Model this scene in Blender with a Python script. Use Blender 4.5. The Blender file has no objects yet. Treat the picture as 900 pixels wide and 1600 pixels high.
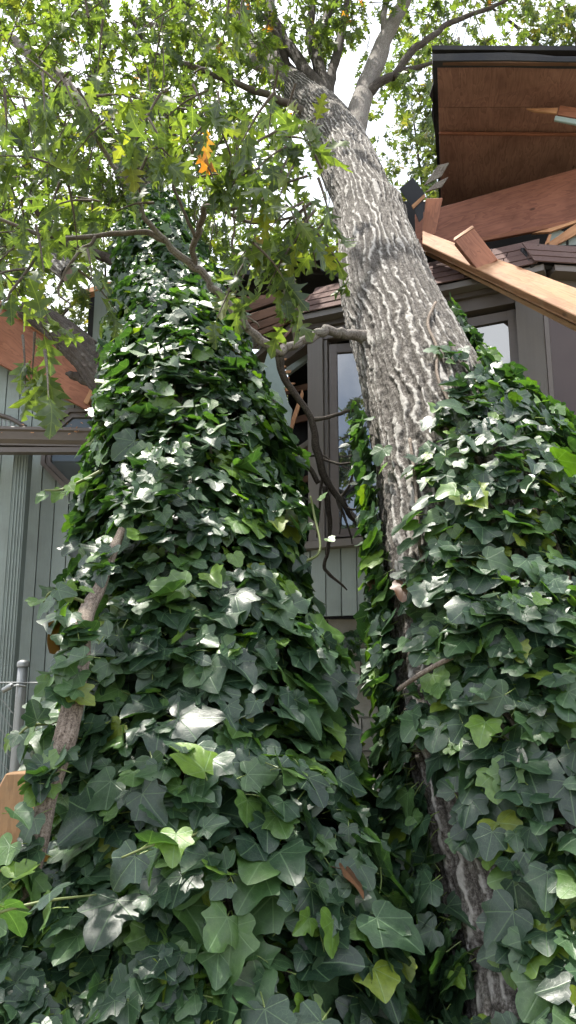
import bpy, bmesh, math, random
import numpy as np
from mathutils import Vector, Matrix

random.seed(7)
RNG = np.random.default_rng(7)
scene = bpy.context.scene
COL = scene.collection
R = math.radians

# ------------------------------------------------------------------ camera, sky, sun, exposure
PITCH = R(12.0)
CAM = np.array((0.0, 0.0, 1.6))
FPX = 1250.0
cam_d = bpy.data.cameras.new('camera')
cam_d.sensor_width = 36.0
cam_d.lens = FPX / 1600.0 * 36.0
cam_d.clip_start = 0.05
cam_d.clip_end = 2000.0
cam = bpy.data.objects.new('camera', cam_d)
cam.location = CAM
cam.rotation_euler = (R(90) + PITCH, 0, 0)
COL.objects.link(cam)
scene.camera = cam

SUN_DIR = Vector((-0.22, 0.17, 0.96)).normalized()      # towards the sun
SUN_EL = math.asin(SUN_DIR.z)
SUN_AZ = math.atan2(SUN_DIR.x, SUN_DIR.y)
world = bpy.data.worlds.new('World')
scene.world = world
world.use_nodes = True
wn, wl = world.node_tree.nodes, world.node_tree.links
bg = wn['Background']
sky = wn.new('ShaderNodeTexSky')
sky.sky_type = 'NISHITA'
sky.sun_disc = False
sky.sun_elevation = SUN_EL
sky.sun_rotation = SUN_AZ
sky.air_density = 1.0
sky.dust_density = 2.0
tc = wn.new('ShaderNodeTexCoord')
nz = wn.new('ShaderNodeTexNoise')
nz.inputs['Scale'].default_value = 2.2
nz.inputs['Detail'].default_value = 7
nz.inputs['Roughness'].default_value = 0.6
rmp = wn.new('ShaderNodeValToRGB')
rmp.color_ramp.elements[0].position = 0.36
rmp.color_ramp.elements[1].position = 0.60
mixw = wn.new('ShaderNodeMix')
mixw.data_type = 'RGBA'
mixw.inputs['B'].default_value = (9.5, 9.8, 10.2, 1)     # sunlit cloud
wl.new(tc.outputs['Generated'], nz.inputs['Vector'])
wl.new(nz.outputs['Fac'], rmp.inputs['Fac'])
wl.new(rmp.outputs['Color'], mixw.inputs['Factor'])
wl.new(sky.outputs['Color'], mixw.inputs['A'])
wl.new(mixw.outputs['Result'], bg.inputs['Color'])
bg.inputs['Strength'].default_value = 0.11

sun_d = bpy.data.lights.new('sun', 'SUN')
sun_d.energy = 5.0
sun_d.angle = R(0.53)
sun_d.color = (1.0, 0.95, 0.86)
sun = bpy.data.objects.new('sun', sun_d)
sun.rotation_euler = (-SUN_DIR).to_track_quat('-Z', 'Y').to_euler()
COL.objects.link(sun)

scene.view_settings.view_transform = 'Standard'
scene.view_settings.look = 'None'
scene.view_settings.exposure = 1.3
scene.view_settings.gamma = 1.0
scene.render.engine = 'CYCLES'
scene.cycles.max_bounces = 5
scene.cycles.diffuse_bounces = 2
scene.cycles.glossy_bounces = 2
scene.cycles.transmission_bounces = 3
scene.cycles.use_adaptive_sampling = True
scene.cycles.adaptive_threshold = 0.04
scene.cycles.transparent_max_bounces = 8
scene.cycles.use_denoising = True
scene.cycles.caustics_reflective = False
scene.cycles.caustics_refractive = False

# ------------------------------------------------------------------ helpers
CP, SP = math.cos(PITCH), math.sin(PITCH)


def ray(u, v):
    x, y = (u - 450) / FPX, (800 - v) / FPX
    return np.array((x, CP - y * SP, SP + y * CP))


def P(u, v, Y):                    # the spot at distance Y in front of the viewer's stand, seen at u, v
    r = ray(u, v)
    return CAM + r * (Y / r[1])


def D(u, v, d):                    # the same by depth along the view axis
    return CAM + ray(u, v) * d


def proj(p):
    q = np.asarray(p, float) - CAM
    f = q[..., 1] * CP + q[..., 2] * SP
    up = -q[..., 1] * SP + q[..., 2] * CP
    return 450 + FPX * q[..., 0] / f, 800 - FPX * up / f, f


def hash2(ix, iy, seed):
    n = (ix.astype(np.int64) * 374761393 + iy.astype(np.int64) * 668265263 + seed * 1442695041) & 0x7fffffff
    n = (n ^ (n >> 13)) * 1274126177 & 0x7fffffff
    return ((n ^ (n >> 16)) & 0xffff) / 65535.0


def vnoise(x, y, seed=0, perx=None):
    x, y = np.broadcast_arrays(np.asarray(x, float), np.asarray(y, float))
    ix, iy = np.floor(x), np.floor(y)
    fx, fy = x - ix, y - iy
    fx, fy = fx * fx * (3 - 2 * fx), fy * fy * (3 - 2 * fy)
    ix, iy = ix.astype(np.int64), iy.astype(np.int64)
    w = (lambda i: i % perx) if perx else (lambda i: i)
    a, b = hash2(w(ix), iy, seed), hash2(w(ix + 1), iy, seed)
    c, d = hash2(w(ix), iy + 1, seed), hash2(w(ix + 1), iy + 1, seed)
    return (a * (1 - fx) + b * fx) * (1 - fy) + (c * (1 - fx) + d * fx) * fy


def sstep(a, b, x):
    t = np.clip((x - a) / (b - a), 0, 1)
    return t * t * (3 - 2 * t)


def unit(a):
    return a / (np.linalg.norm(a, axis=-1, keepdims=True) + 1e-9)


def spline(pts, n):
    """Catmull-Rom through rows of any width, n samples."""
    p = np.array(pts, float)
    p = np.vstack((2 * p[0] - p[1], p, 2 * p[-1] - p[-2]))
    t = np.linspace(0, len(p) - 3 - 1e-6, n)
    i = np.floor(t).astype(int)
    f = (t - i)[:, None]
    a, b, c, d = p[i], p[i + 1], p[i + 2], p[i + 3]
    return 0.5 * (2 * b + (c - a) * f + (2 * a - 5 * b + 4 * c - d) * f ** 2 + (3 * b - a - 3 * c + d) * f ** 3)


def tag(o, label=None, cat=None, group=None, kind=None):
    if label: o['label'] = label
    if cat: o['category'] = cat
    if group: o['group'] = group
    if kind: o['kind'] = kind
    return o


def link(name, me, mat, parent=None):
    o = bpy.data.objects.new(name, me)
    if mat is not None and len(me.materials) == 0:
        me.materials.append(mat)
    COL.objects.link(o)
    if parent is not None:
        o.parent = parent
        o.matrix_parent_inverse = parent.matrix_basis.inverted()
    return o


def empty(name, loc=(0, 0, 0), **kw):
    o = bpy.data.objects.new(name, None)
    o.location = loc
    o.empty_display_size = 0.1
    COL.objects.link(o)
    return tag(o, **kw)


def mesh(name, verts, faces, smooth=False):
    me = bpy.data.meshes.new(name)
    me.from_pydata([tuple(v) for v in verts], [], [tuple(f) for f in faces])
    if smooth:
        me.polygons.foreach_set('use_smooth', [True] * len(me.polygons))
    me.update()
    return me


def fast_mesh(name, verts, faces, uv=None, attrs=None, smooth=True):
    """verts (N,3), faces (M,k) arrays of one k."""
    me = bpy.data.meshes.new(name)
    n, (m, k) = len(verts), faces.shape
    me.vertices.add(n)
    me.vertices.foreach_set('co', np.ascontiguousarray(verts, np.float32).ravel())
    me.loops.add(m * k)
    me.loops.foreach_set('vertex_index', np.ascontiguousarray(faces, np.int32).ravel())
    me.polygons.add(m)
    me.polygons.foreach_set('loop_start', np.arange(0, m * k, k, dtype=np.int32))
    if smooth:
        me.polygons.foreach_set('use_smooth', np.ones(m, bool))
    if uv is not None:
        l = me.uv_layers.new(name='UVMap')
        l.data.foreach_set('uv', np.ascontiguousarray(uv[faces.ravel()], np.float32).ravel())
    for an, av in (attrs or {}).items():
        a = me.attributes.new(an, 'FLOAT', 'POINT')
        a.data.foreach_set('value', np.ascontiguousarray(av, np.float32))
    me.update()
    me.validate()
    return me


def bevelled(bm, name, off):
    if off:
        bmesh.ops.bevel(bm, geom=bm.edges[:], offset=off, segments=1, affect='EDGES', clamp_overlap=True)
    bmesh.ops.recalc_face_normals(bm, faces=bm.faces)
    me = bpy.data.meshes.new(name)
    bm.to_mesh(me)
    bm.free()
    return me


def slab_mesh(name, corners, thick, off=0.003, away=True):
    """A flat board: outline `corners` (world points), thickened away from the viewer. Corners may be any simple polygon."""
    c = [Vector(p) for p in corners]
    n = Vector((0, 0, 0))
    for i in range(len(c)):
        a, b = c[i], c[(i + 1) % len(c)]
        n += a.cross(b)
    n.normalize()
    mid = sum(c, Vector((0, 0, 0))) / len(c)
    if (n.dot(mid - Vector(CAM)) < 0) == away:
        n = -n
    bm = bmesh.new()
    f = [bm.verts.new(p) for p in c]
    b = [bm.verts.new(p + n * thick) for p in c]
    bm.faces.new(f)
    bm.faces.new(b[::-1])
    k = len(c)
    for i in range(k):
        bm.faces.new((f[i], b[i], b[(i + 1) % k], f[(i + 1) % k]))
    return bevelled(bm, name, off)


def slab(name, corners, thick, mat, parent=None, off=0.003, uvs=True):
    me = slab_mesh(name, corners, thick, off)
    # board coordinates: first edge is the grain direction
    c0, c1 = Vector(corners[0]), Vector(corners[1])
    ex = (c1 - c0).normalized()
    ey = (Vector(corners[-1]) - c0)
    ey = (ey - ex * ey.dot(ex)).normalized()
    ez = ex.cross(ey)
    l = me.uv_layers.new(name='UVMap')
    sx, sy = random.random() * 9, random.random() * 9
    for lp in me.loops:
        d = me.vertices[lp.vertex_index].co - c0
        l.data[lp.index].uv = (d.dot(ex) + sx, d.dot(ey) + d.dot(ez) * 0.7 + sy)
    return link(name, me, mat, parent)


def box_mesh(name, lo, hi, off=0.0):
    bm = bmesh.new()
    bmesh.ops.create_cube(bm, size=1.0)
    for v in bm.verts:
        v.co = Vector([lo[i] + (v.co[i] + 0.5) * (hi[i] - lo[i]) for i in range(3)])
    return bevelled(bm, name, off)


def obox(name, mat, parent, o, e, s0, s1, z0, z1, d0, d1, off=0.0015):
    """A box on a vertical plane through o along e: s along, z up, d outwards (towards the viewer)."""
    nrm = Vector((e.y, -e.x, 0))
    bm = bmesh.new()
    bmesh.ops.create_cube(bm, size=1.0)
    for v in bm.verts:
        a, b, c = v.co + Vector((0.5, 0.5, 0.5))
        v.co = o + e * (s0 + (s1 - s0) * a) + nrm * (d0 + (d1 - d0) * b) + Vector((0, 0, z0 + (z1 - z0) * c))
    me = bevelled(bm, name, off)
    l = me.uv_layers.new(name='UVMap')
    sx, sy = random.random() * 9, random.random() * 9
    vert = abs(z1 - z0) > abs(s1 - s0)
    for lp in me.loops:
        d = me.vertices[lp.vertex_index].co - o
        a, b = d.dot(e) + 0.5 * d.dot(nrm), d.z
        l.data[lp.index].uv = (b + sx, a + sy) if vert else (a + sx, b + sy)
    return link(name, me, mat, parent)


def tube_arrays(path, rad, n=12, wob=0.0, seed=0, th=None):
    path = np.asarray(path, float)
    m = len(path)
    T = unit(np.gradient(path, axis=0))
    ref = np.array((1.0, 0.02, 0.03))
    e1 = np.empty_like(T)
    cur = unit(ref - T[0] * (T[0] @ ref)) if abs(T[0] @ unit(ref)) < 0.95 else unit(np.cross(T[0], (0, 1, 0)))
    for i in range(m):
        cur = unit(cur - T[i] * (T[i] @ cur))
        e1[i] = cur
    e2 = np.cross(e1, T)
    if th is None:
        th = np.linspace(0, 2 * np.pi, n, endpoint=False)
    rr = np.asarray(rad, float).reshape(-1, 1) * np.ones((1, n))
    s = np.concatenate(([0], np.cumsum(np.linalg.norm(np.diff(path, axis=0), axis=1))))
    if wob:
        rr = rr * (1 + wob * (vnoise(th[None] / (2 * np.pi) * 5, s[:, None] / (np.mean(rad) * 3 + 1e-6), seed, 5) - 0.5) * 2)
    V = path[:, None] + e1[:, None] * (np.cos(th)[None, :, None] * rr[..., None]) + e2[:, None] * (np.sin(th)[None, :, None] * rr[..., None])
    idx = np.arange(m * n).reshape(m, n)
    a, b = idx[:-1], idx[1:]
    F = np.stack((a, np.roll(a, -1, 1), np.roll(b, -1, 1), b), -1).reshape(-1, 4)
    uv = np.stack((np.broadcast_to(s[:, None], (m, n)), np.broadcast_to(th[None] / (2 * np.pi) * 2 * np.pi * np.mean(rad), (m, n))), -1).reshape(-1, 2)
    return V.reshape(-1, 3), F, uv, (e1, e2, T, s)


def tube(name, pts, mat, parent=None, n=10, wob=0.08, samples=None, jitter=0.0, seed=0):
    """pts: rows x, y, z, radius."""
    p = spline(pts, samples or (len(pts) - 1) * 8 + 1)
    if jitter:
        k = np.arange(len(p))
        for ax in range(3):
            p[1:-1, ax] += (vnoise(k * 0.35, ax * 7.3, seed)[1:-1] - 0.5) * 2 * jitter
    V, F, uv, _ = tube_arrays(p[:, :3], p[:, 3], n, wob, seed)
    nv = len(V)
    V = np.vstack((V, p[0, :3], p[-1, :3]))
    uv = np.vstack((uv, uv[0], uv[-1]))
    m = len(p)
    i = np.arange(n)
    c0 = np.stack((np.roll(i, -1), i, np.full(n, nv), np.full(n, nv)), -1)
    e = (m - 1) * n + i
    c1 = np.stack((e, np.roll(e, -1), np.full(n, nv + 1), np.full(n, nv + 1)), -1)
    faces = [tuple(f) for f in F] + [tuple(f[:3]) for f in c0] + [tuple(f[:3]) for f in c1]
    me = mesh(name, V, faces, True)
    l = me.uv_layers.new(name='UVMap')
    li = np.empty(len(me.loops), np.int32)
    me.loops.foreach_get('vertex_index', li)
    l.data.foreach_set('uv', uv[li].astype(np.float32).ravel())
    return link(name, me, mat, parent)


def ptube(name, rows, mat, parent=None, **kw):
    """rows: u, v, depth, radius in pixels of the photograph at that depth."""
    pts = [(*D(u, v, d), r * d / FPX) for u, v, d, r in rows]
    return tube(name, pts, mat, parent, **kw)


# ------------------------------------------------------------------ materials
def new_mat(name):
    m = bpy.data.materials.new(name)
    m.use_nodes = True
    nt = m.node_tree
    return m, nt.nodes, nt.links, nt.nodes['Principled BSDF']


def nd(ns, kind, **kw):
    n = ns.new('ShaderNode' + kind)
    for k, v in kw.items():
        if k in n.inputs:
            n.inputs[k].default_value = v
        else:
            setattr(n, k, v)
    return n


def ramp(ns, stops):
    r = ns.new('ShaderNodeValToRGB')
    el = r.color_ramp.elements
    while len(el) < len(stops):
        el.new(0.5)
    for e, (p, c) in zip(el, stops):
        e.position = p
        e.color = (*c, 1) if len(c) == 3 else c
    return r


def mul(ns, ls, a, b):
    m = ns.new('ShaderNodeMath')
    m.operation = 'MULTIPLY'
    for s, x in zip(m.inputs, (a, b)):
        if isinstance(x, (int, float)): s.default_value = x
        else: ls.new(x, s)
    return m.outputs[0]


def math_(ns, ls, op, a, b=0.0, c=0.0):
    m = ns.new('ShaderNodeMath')
    m.operation = op
    for s, x in zip(m.inputs, (a, b, c)):
        if isinstance(x, (int, float)): s.default_value = x
        else: ls.new(x, s)
    return m.outputs[0]


def mixc(ns, ls, f, a, b, blend='MIX'):
    m = ns.new('ShaderNodeMix')
    m.data_type = 'RGBA'
    m.blend_type = blend
    for s, x in ((m.inputs['Factor'], f), (m.inputs['A'], a), (m.inputs['B'], b)):
        if isinstance(x, (int, float)): s.default_value = x
        elif isinstance(x, tuple): s.default_value = (*x, 1)
        else: ls.new(x, s)
    return m.outputs['Result']


def wood_mat(name, c_dark, c_light, rough=0.75, grain=1.0, knots=True, coat=0.0, weather=None, contour=False):
    """Board with grain along UV u."""
    m, ns, ls, b = new_mat(name)
    t = nd(ns, 'TexCoord')
    mp = nd(ns, 'Mapping')
    mp.inputs['Scale'].default_value = (1.0, 9.0, 1.0) if not contour else (0.8, 4.6, 1.0)
    ls.new(t.outputs['UV'], mp.inputs['Vector'])
    oi = nd(ns, 'ObjectInfo')
    n1 = nd(ns, 'TexNoise', Scale=2.2 if contour else 2.0, Detail=4.0, Roughness=0.55, Distortion=0.6)
    n1.noise_dimensions = '4D'
    ls.new(mp.outputs['Vector'], n1.inputs['Vector'])
    ls.new(mul(ns, ls, oi.outputs['Random'], 40.0), n1.inputs['W'])
    rings = math_(ns, ls, 'FRACT', mul(ns, ls, n1.outputs['Fac'], 11.0 if contour else 7.0))
    rr = ramp(ns, [(0.0, (0, 0, 0)), (0.62, (0.55, 0.55, 0.55)), (0.9, (1, 1, 1)), (1.0, (0.1, 0.1, 0.1))])
    ls.new(rings, rr.inputs['Fac'])
    mp2 = nd(ns, 'Mapping')
    mp2.inputs['Scale'].default_value = (3.0, 160.0, 1.0)
    ls.new(t.outputs['UV'], mp2.inputs['Vector'])
    n2 = nd(ns, 'TexNoise', Scale=1.0, Detail=3.0)
    ls.new(mp2.outputs['Vector'], n2.inputs['Vector'])
    f = math_(ns, ls, 'ADD', mul(ns, ls, rr.outputs['Color'], 0.55 * grain), mul(ns, ls, n2.outputs['Fac'], 0.45))
    col = mixc(ns, ls, f, c_light, c_dark)
    n3 = nd(ns, 'TexNoise', Scale=3.0, Detail=5.0)
    ls.new(t.outputs['UV'], n3.inputs['Vector'])
    r3 = ramp(ns, [(0.35, (0.75, 0.72, 0.7)), (0.65, (1.12, 1.1, 1.08))])
    ls.new(n3.outputs['Fac'], r3.inputs['Fac'])
    col = mixc(ns, ls, 1.0, col, r3.outputs['Color'], 'MULTIPLY')
    if knots:
        v = nd(ns, 'TexVoronoi', Scale=3.1)
        mpk = nd(ns, 'Mapping')
        mpk.inputs['Scale'].default_value = (0.7, 1.6, 1)
        ls.new(t.outputs['UV'], mpk.inputs['Vector'])
        ls.new(mpk.outputs['Vector'], v.inputs['Vector'])
        rk = ramp(ns, [(0.03, (1, 1, 1)), (0.055, (0, 0, 0))])
        ls.new(v.outputs['Distance'], rk.inputs['Fac'])
        col = mixc(ns, ls, mul(ns, ls, rk.outputs['Color'], 0.8), col, tuple(x * 0.35 for x in c_dark))
    if weather:
        n4 = nd(ns, 'TexNoise', Scale=9.0, Detail=6.0, Roughness=0.7)
        ls.new(t.outputs['UV'], n4.inputs['Vector'])
        r4 = ramp(ns, [(0.5, (0, 0, 0)), (0.68, (1, 1, 1))])
        ls.new(n4.outputs['Fac'], r4.inputs['Fac'])
        col = mixc(ns, ls, mul(ns, ls, r4.outputs['Color'], 0.55), col, weather)
    ls.new(col, b.inputs['Base Color'])
    b.inputs['Roughness'].default_value = rough
    bu = nd(ns, 'Bump', Strength=0.35, Distance=0.004)
    ls.new(f, bu.inputs['Height'])
    ls.new(bu.outputs['Normal'], b.inputs['Normal'])
    return m


def paint_mat(name, col, var=0.12, rough=0.6, grainscale=(60.0, 1.5, 60.0), dirt=(0.10, 0.09, 0.08), dirt_amt=0.35, bump=0.25):
    """Weathered paint on wood or metal, object coordinates."""
    m, ns, ls, b = new_mat(name)
    t = nd(ns, 'TexCoord')
    oi = nd(ns, 'ObjectInfo')
    mp = nd(ns, 'Mapping')
    mp.inputs['Scale'].default_value = grainscale
    ls.new(t.outputs['Object'], mp.inputs['Vector'])
    n1 = nd(ns, 'TexNoise', Scale=1.0, Detail=4.0, Roughness=0.6)
    ls.new(mp.outputs['Vector'], n1.inputs['Vector'])
    n2 = nd(ns, 'TexNoise', Scale=2.6, Detail=8.0, Roughness=0.68)
    ls.new(t.outputs['Object'], n2.inputs['Vector'])
    r2 = ramp(ns, [(0.48, (0, 0, 0)), (0.75, (1, 1, 1))])
    ls.new(n2.outputs['Fac'], r2.inputs['Fac'])
    lo, hi = tuple(c * (1 - var) for c in col), tuple(c * (1 + var) for c in col)
    c = mixc(ns, ls, n1.outputs['Fac'], lo, hi)
    c = mixc(ns, ls, mul(ns, ls, r2.outputs['Color'], dirt_amt), c, dirt)
    rv = ramp(ns, [(0.0, (0.9, 0.9, 0.9)), (1.0, (1.08, 1.08, 1.08))])
    ls.new(oi.outputs['Random'], rv.inputs['Fac'])
    c = mixc(ns, ls, 1.0, c, rv.outputs['Color'], 'MULTIPLY')
    v = nd(ns, 'TexVoronoi', Scale=34.0)
    ls.new(t.outputs['Object'], v.inputs['Vector'])
    rs = ramp(ns, [(0.045, (1, 1, 1)), (0.08, (0, 0, 0))])
    ls.new(v.outputs['Distance'], rs.inputs['Fac'])
    c = mixc(ns, ls, mul(ns, ls, rs.outputs['Color'], 0.4), c, dirt)
    ls.new(c, b.inputs['Base Color'])
    b.inputs['Roughness'].default_value = rough
    bu = nd(ns, 'Bump', Strength=bump, Distance=0.003)
    ls.new(n1.outputs['Fac'], bu.inputs['Height'])
    ls.new(bu.outputs['Normal'], b.inputs['Normal'])
    return m


def rnd_socket(ns, ls):
    a = nd(ns, 'Attribute', attribute_name='rnd')
    oi = nd(ns, 'ObjectInfo')
    return math_(ns, ls, 'FRACT', math_(ns, ls, 'ADD', a.outputs['Fac'], oi.outputs['Random']))


def leaf_shader(m, ns, ls, b, col, tcol, trans, rough, bump=None, spec=0.5):
    b.inputs['Roughness'].default_value = rough
    b.inputs['Specular IOR Level'].default_value = spec
    ls.new(col, b.inputs['Base Color'])
    tr = ns.new('ShaderNodeBsdfTranslucent')
    ls.new(tcol, tr.inputs['Color'])
    if bump is not None:
        bu = nd(ns, 'Bump', Strength=0.5, Distance=0.002)
        ls.new(bump, bu.inputs['Height'])
        ls.new(bu.outputs['Normal'], b.inputs['Normal'])
    mx = ns.new('ShaderNodeMixShader')
    mx.inputs[0].default_value = trans
    ls.new(b.outputs[0], mx.inputs[1])
    ls.new(tr.outputs[0], mx.inputs[2])
    ls.new(mx.outputs[0], ns['Material Output'].inputs['Surface'])


def ivy_mat():
    m, ns, ls, b = new_mat('ivy_leaf')
    uv = nd(ns, 'UVMap')
    sp = nd(ns, 'SeparateXYZ')
    ls.new(uv.outputs['UV'], sp.inputs[0])
    x, y = math_(ns, ls, 'ABSOLUTE', sp.outputs['X']), math_(ns, ls, 'SUBTRACT', sp.outputs['Y'], 0.02)
    rnd = rnd_socket(ns, ls)
    # radiating veins from the stalk
    ang = math_(ns, ls, 'ARCTAN2', x, y)
    rr = math_(ns, ls, 'SQRT', math_(ns, ls, 'ADD', mul(ns, ls, x, x), mul(ns, ls, y, y)))
    veins = None
    for a0, w in ((0.0, 1.0), (0.86, 0.8), (1.75, 0.7)):
        dlt = math_(ns, ls, 'ABSOLUTE', math_(ns, ls, 'SUBTRACT', ang, a0))
        dist = mul(ns, ls, dlt, rr)
        k = math_(ns, ls, 'SUBTRACT', 1.0, math_(ns, ls, 'DIVIDE', dist, 0.022 * w))
        k = math_(ns, ls, 'MAXIMUM', k, 0.0)
        veins = k if veins is None else math_(ns, ls, 'MAXIMUM', veins, k)
    vor = nd(ns, 'TexVoronoi', Scale=9.0, feature='DISTANCE_TO_EDGE')
    ls.new(uv.outputs['UV'], vor.inputs['Vector'])
    rv = ramp(ns, [(0.0, (1, 1, 1)), (0.05, (0, 0, 0))])
    ls.new(vor.outputs['Distance'], rv.inputs['Fac'])
    veins = math_(ns, ls, 'MINIMUM', math_(ns, ls, 'ADD', veins, mul(ns, ls, rv.outputs['Color'], 0.28)), 1.0)
    base = ramp(ns, [(0.0, (0.010, 0.028, 0.016)), (0.30, (0.019, 0.046, 0.025)), (0.6, (0.032, 0.070, 0.032)),
                     (0.80, (0.046, 0.096, 0.034)), (0.90, (0.062, 0.125, 0.026)), (0.97, (0.095, 0.175, 0.020)), (0.995, (0.14, 0.18, 0.02))])
    ls.new(rnd, base.inputs['Fac'])
    n = nd(ns, 'TexNoise', Scale=4.0, Detail=4.0)
    ls.new(uv.outputs['UV'], n.inputs['Vector'])
    rn = ramp(ns, [(0.3, (0.72, 0.75, 0.75)), (0.7, (1.25, 1.22, 1.15))])
    ls.new(n.outputs['Fac'], rn.inputs['Fac'])
    col = mixc(ns, ls, 1.0, base.outputs['Color'], rn.outputs['Color'], 'MULTIPLY')
    col = mixc(ns, ls, mul(ns, ls, veins, 0.45), col, (0.16, 0.25, 0.13))
    stalk = math_(ns, ls, 'GREATER_THAN', sp.outputs['X'], 1.5)
    col = mixc(ns, ls, stalk, col, (0.15, 0.20, 0.055))
    dead = math_(ns, ls, 'LESS_THAN', rnd, 0.0015)
    col = mixc(ns, ls, dead, col, (0.10, 0.048, 0.026))
    tcol = mixc(ns, ls, 1.0, col, (2.8, 3.3, 0.8), 'MULTIPLY')
    bumph = math_(ns, ls, 'SUBTRACT', mul(ns, ls, n.outputs['Fac'], 0.8), mul(ns, ls, veins, 0.5))
    leaf_shader(m, ns, ls, b, col, tcol, 0.20, 0.41, bumph, 0.60)
    return m


def oak_mat(name, stops, trans, rough=0.42):
    m, ns, ls, b = new_mat(name)
    uv = nd(ns, 'UVMap')
    sp = nd(ns, 'SeparateXYZ')
    ls.new(uv.outputs['UV'], sp.inputs[0])
    x = math_(ns, ls, 'ABSOLUTE', sp.outputs['X'])
    rnd = rnd_socket(ns, ls)
    mid = math_(ns, ls, 'MAXIMUM', math_(ns, ls, 'SUBTRACT', 1.0, math_(ns, ls, 'DIVIDE', x, 0.018)), 0.0)
    side = math_(ns, ls, 'FRACT', mul(ns, ls, math_(ns, ls, 'SUBTRACT', sp.outputs['Y'], mul(ns, ls, x, 0.6)), 4.2))
    side = math_(ns, ls, 'LESS_THAN', side, 0.07)
    vein = math_(ns, ls, 'MAXIMUM', mid, mul(ns, ls, side, 0.5))
    base = ramp(ns, stops)
    ls.new(rnd, base.inputs['Fac'])
    n = nd(ns, 'TexNoise', Scale=5.0, Detail=4.0)
    ls.new(uv.outputs['UV'], n.inputs['Vector'])
    rn = ramp(ns, [(0.3, (0.75, 0.75, 0.75)), (0.7, (1.2, 1.2, 1.2))])
    ls.new(n.outputs['Fac'], rn.inputs['Fac'])
    col = mixc(ns, ls, 1.0, base.outputs['Color'], rn.outputs['Color'], 'MULTIPLY')
    col = mixc(ns, ls, mul(ns, ls, vein, 0.35), col, (0.22, 0.28, 0.08))
    tcol = mixc(ns, ls, 1.0, col, (3.4, 3.35, 1.0), 'MULTIPLY')
    leaf_shader(m, ns, ls, b, col, tcol, trans, rough, None, 0.5)
    return m


def bark_mat(name, dark, mid, pale, use_attr=False, scale=1.0, lichen=0.3):
    m, ns, ls, b = new_mat(name)
    t = nd(ns, 'TexCoord')
    n0 = nd(ns, 'TexNoise', Scale=95.0 * scale, Detail=5.0, Roughness=0.75)
    ls.new(t.outputs['Object'], n0.inputs['Vector'])
    n1 = nd(ns, 'TexNoise', Scale=9.0 * scale, Detail=6.0, Roughness=0.65)
    ls.new(t.outputs['Object'], n1.inputs['Vector'])
    mp = nd(ns, 'Mapping')
    mp.inputs['Scale'].default_value = (7.0 * scale, 75.0 * scale, 1)
    ls.new(t.outputs['UV'], mp.inputs['Vector'])
    n2 = nd(ns, 'TexNoise', Scale=1.0, Detail=5.0, Roughness=0.65, Distortion=0.8)
    ls.new(mp.outputs['Vector'], n2.inputs['Vector'])
    r = ramp(ns, [(0.40, dark), (0.50, mid), (0.66, pale)])
    f = math_(ns, ls, 'ADD', mul(ns, ls, n0.outputs['Fac'], 0.62), mul(ns, ls, n2.outputs['Fac'], 0.38))
    ls.new(f, r.inputs['Fac'])
    col = r.outputs['Color']
    h = f
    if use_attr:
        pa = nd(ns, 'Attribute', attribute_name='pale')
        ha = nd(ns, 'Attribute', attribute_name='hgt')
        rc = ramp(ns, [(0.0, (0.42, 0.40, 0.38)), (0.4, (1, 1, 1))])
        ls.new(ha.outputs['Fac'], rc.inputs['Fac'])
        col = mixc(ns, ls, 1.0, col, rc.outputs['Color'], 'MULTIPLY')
        pn = mixc(ns, ls, n0.outputs['Fac'], tuple(c * 0.9 for c in pale), tuple(min(1, c * 1.7) for c in pale))
        col = mixc(ns, ls, pa.outputs['Fac'], col, pn)
    rl = ramp(ns, [(0.52, (0, 0, 0)), (0.66, (1, 1, 1))])
    ls.new(n1.outputs['Fac'], rl.inputs['Fac'])
    col = mixc(ns, ls, mul(ns, ls, rl.outputs['Color'], lichen), col, (0.24, 0.25, 0.21))
    ls.new(col, b.inputs['Base Color'])
    b.inputs['Roughness'].default_value = 0.9
    b.inputs['Specular IOR Level'].default_value = 0.2
    bu = nd(ns, 'Bump', Strength=0.9, Distance=0.006 / scale)
    ls.new(h, bu.inputs['Height'])
    ls.new(bu.outputs['Normal'], b.inputs['Normal'])
    return m


def glass_mat(name, base, ior=1.9):
    m, ns, ls, b = new_mat(name)
    t = nd(ns, 'TexCoord')
    n = nd(ns, 'TexNoise', Scale=2.5, Detail=2.0)
    ls.new(t.outputs['Object'], n.inputs['Vector'])
    bu = nd(ns, 'Bump', Strength=0.03, Distance=0.02)
    ls.new(n.outputs['Fac'], bu.inputs['Height'])
    ls.new(bu.outputs['Normal'], b.inputs['Normal'])
    b.inputs['Base Color'].default_value = (*base, 1)
    b.inputs['Roughness'].default_value = 0.02
    b.inputs['IOR'].default_value = ior
    return m


M = {}
M['siding'] = paint_mat('siding_paint', (0.258, 0.306, 0.290), grainscale=(140.0, 140.0, 5.0), bump=0.45, dirt=(0.12, 0.13, 0.12), dirt_amt=0.4)
M['trim'] = paint_mat('brown_trim_paint', (0.128, 0.108, 0.100), grainscale=(8.0, 8.0, 60.0), rough=0.5, dirt=(0.2, 0.18, 0.16), dirt_amt=0.25)
M['trim_red'] = paint_mat('redwood_trim', (0.17, 0.085, 0.062), grainscale=(4.0, 60.0, 60.0), rough=0.6)
M['post'] = paint_mat('post_paint', (0.165, 0.150, 0.140), grainscale=(60.0, 60.0, 2.5), rough=0.6, dirt_amt=0.3)
M['dark'] = paint_mat('attic_dark', (0.022, 0.022, 0.025), grainscale=(9.0, 9.0, 9.0), rough=0.9)  # near-black colour carries the darkness of the rooms and attic
M['ply'] = wood_mat('roof_plywood', (0.19, 0.098, 0.086), (0.42, 0.245, 0.205), 0.8, 0.9, True, contour=True)
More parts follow.
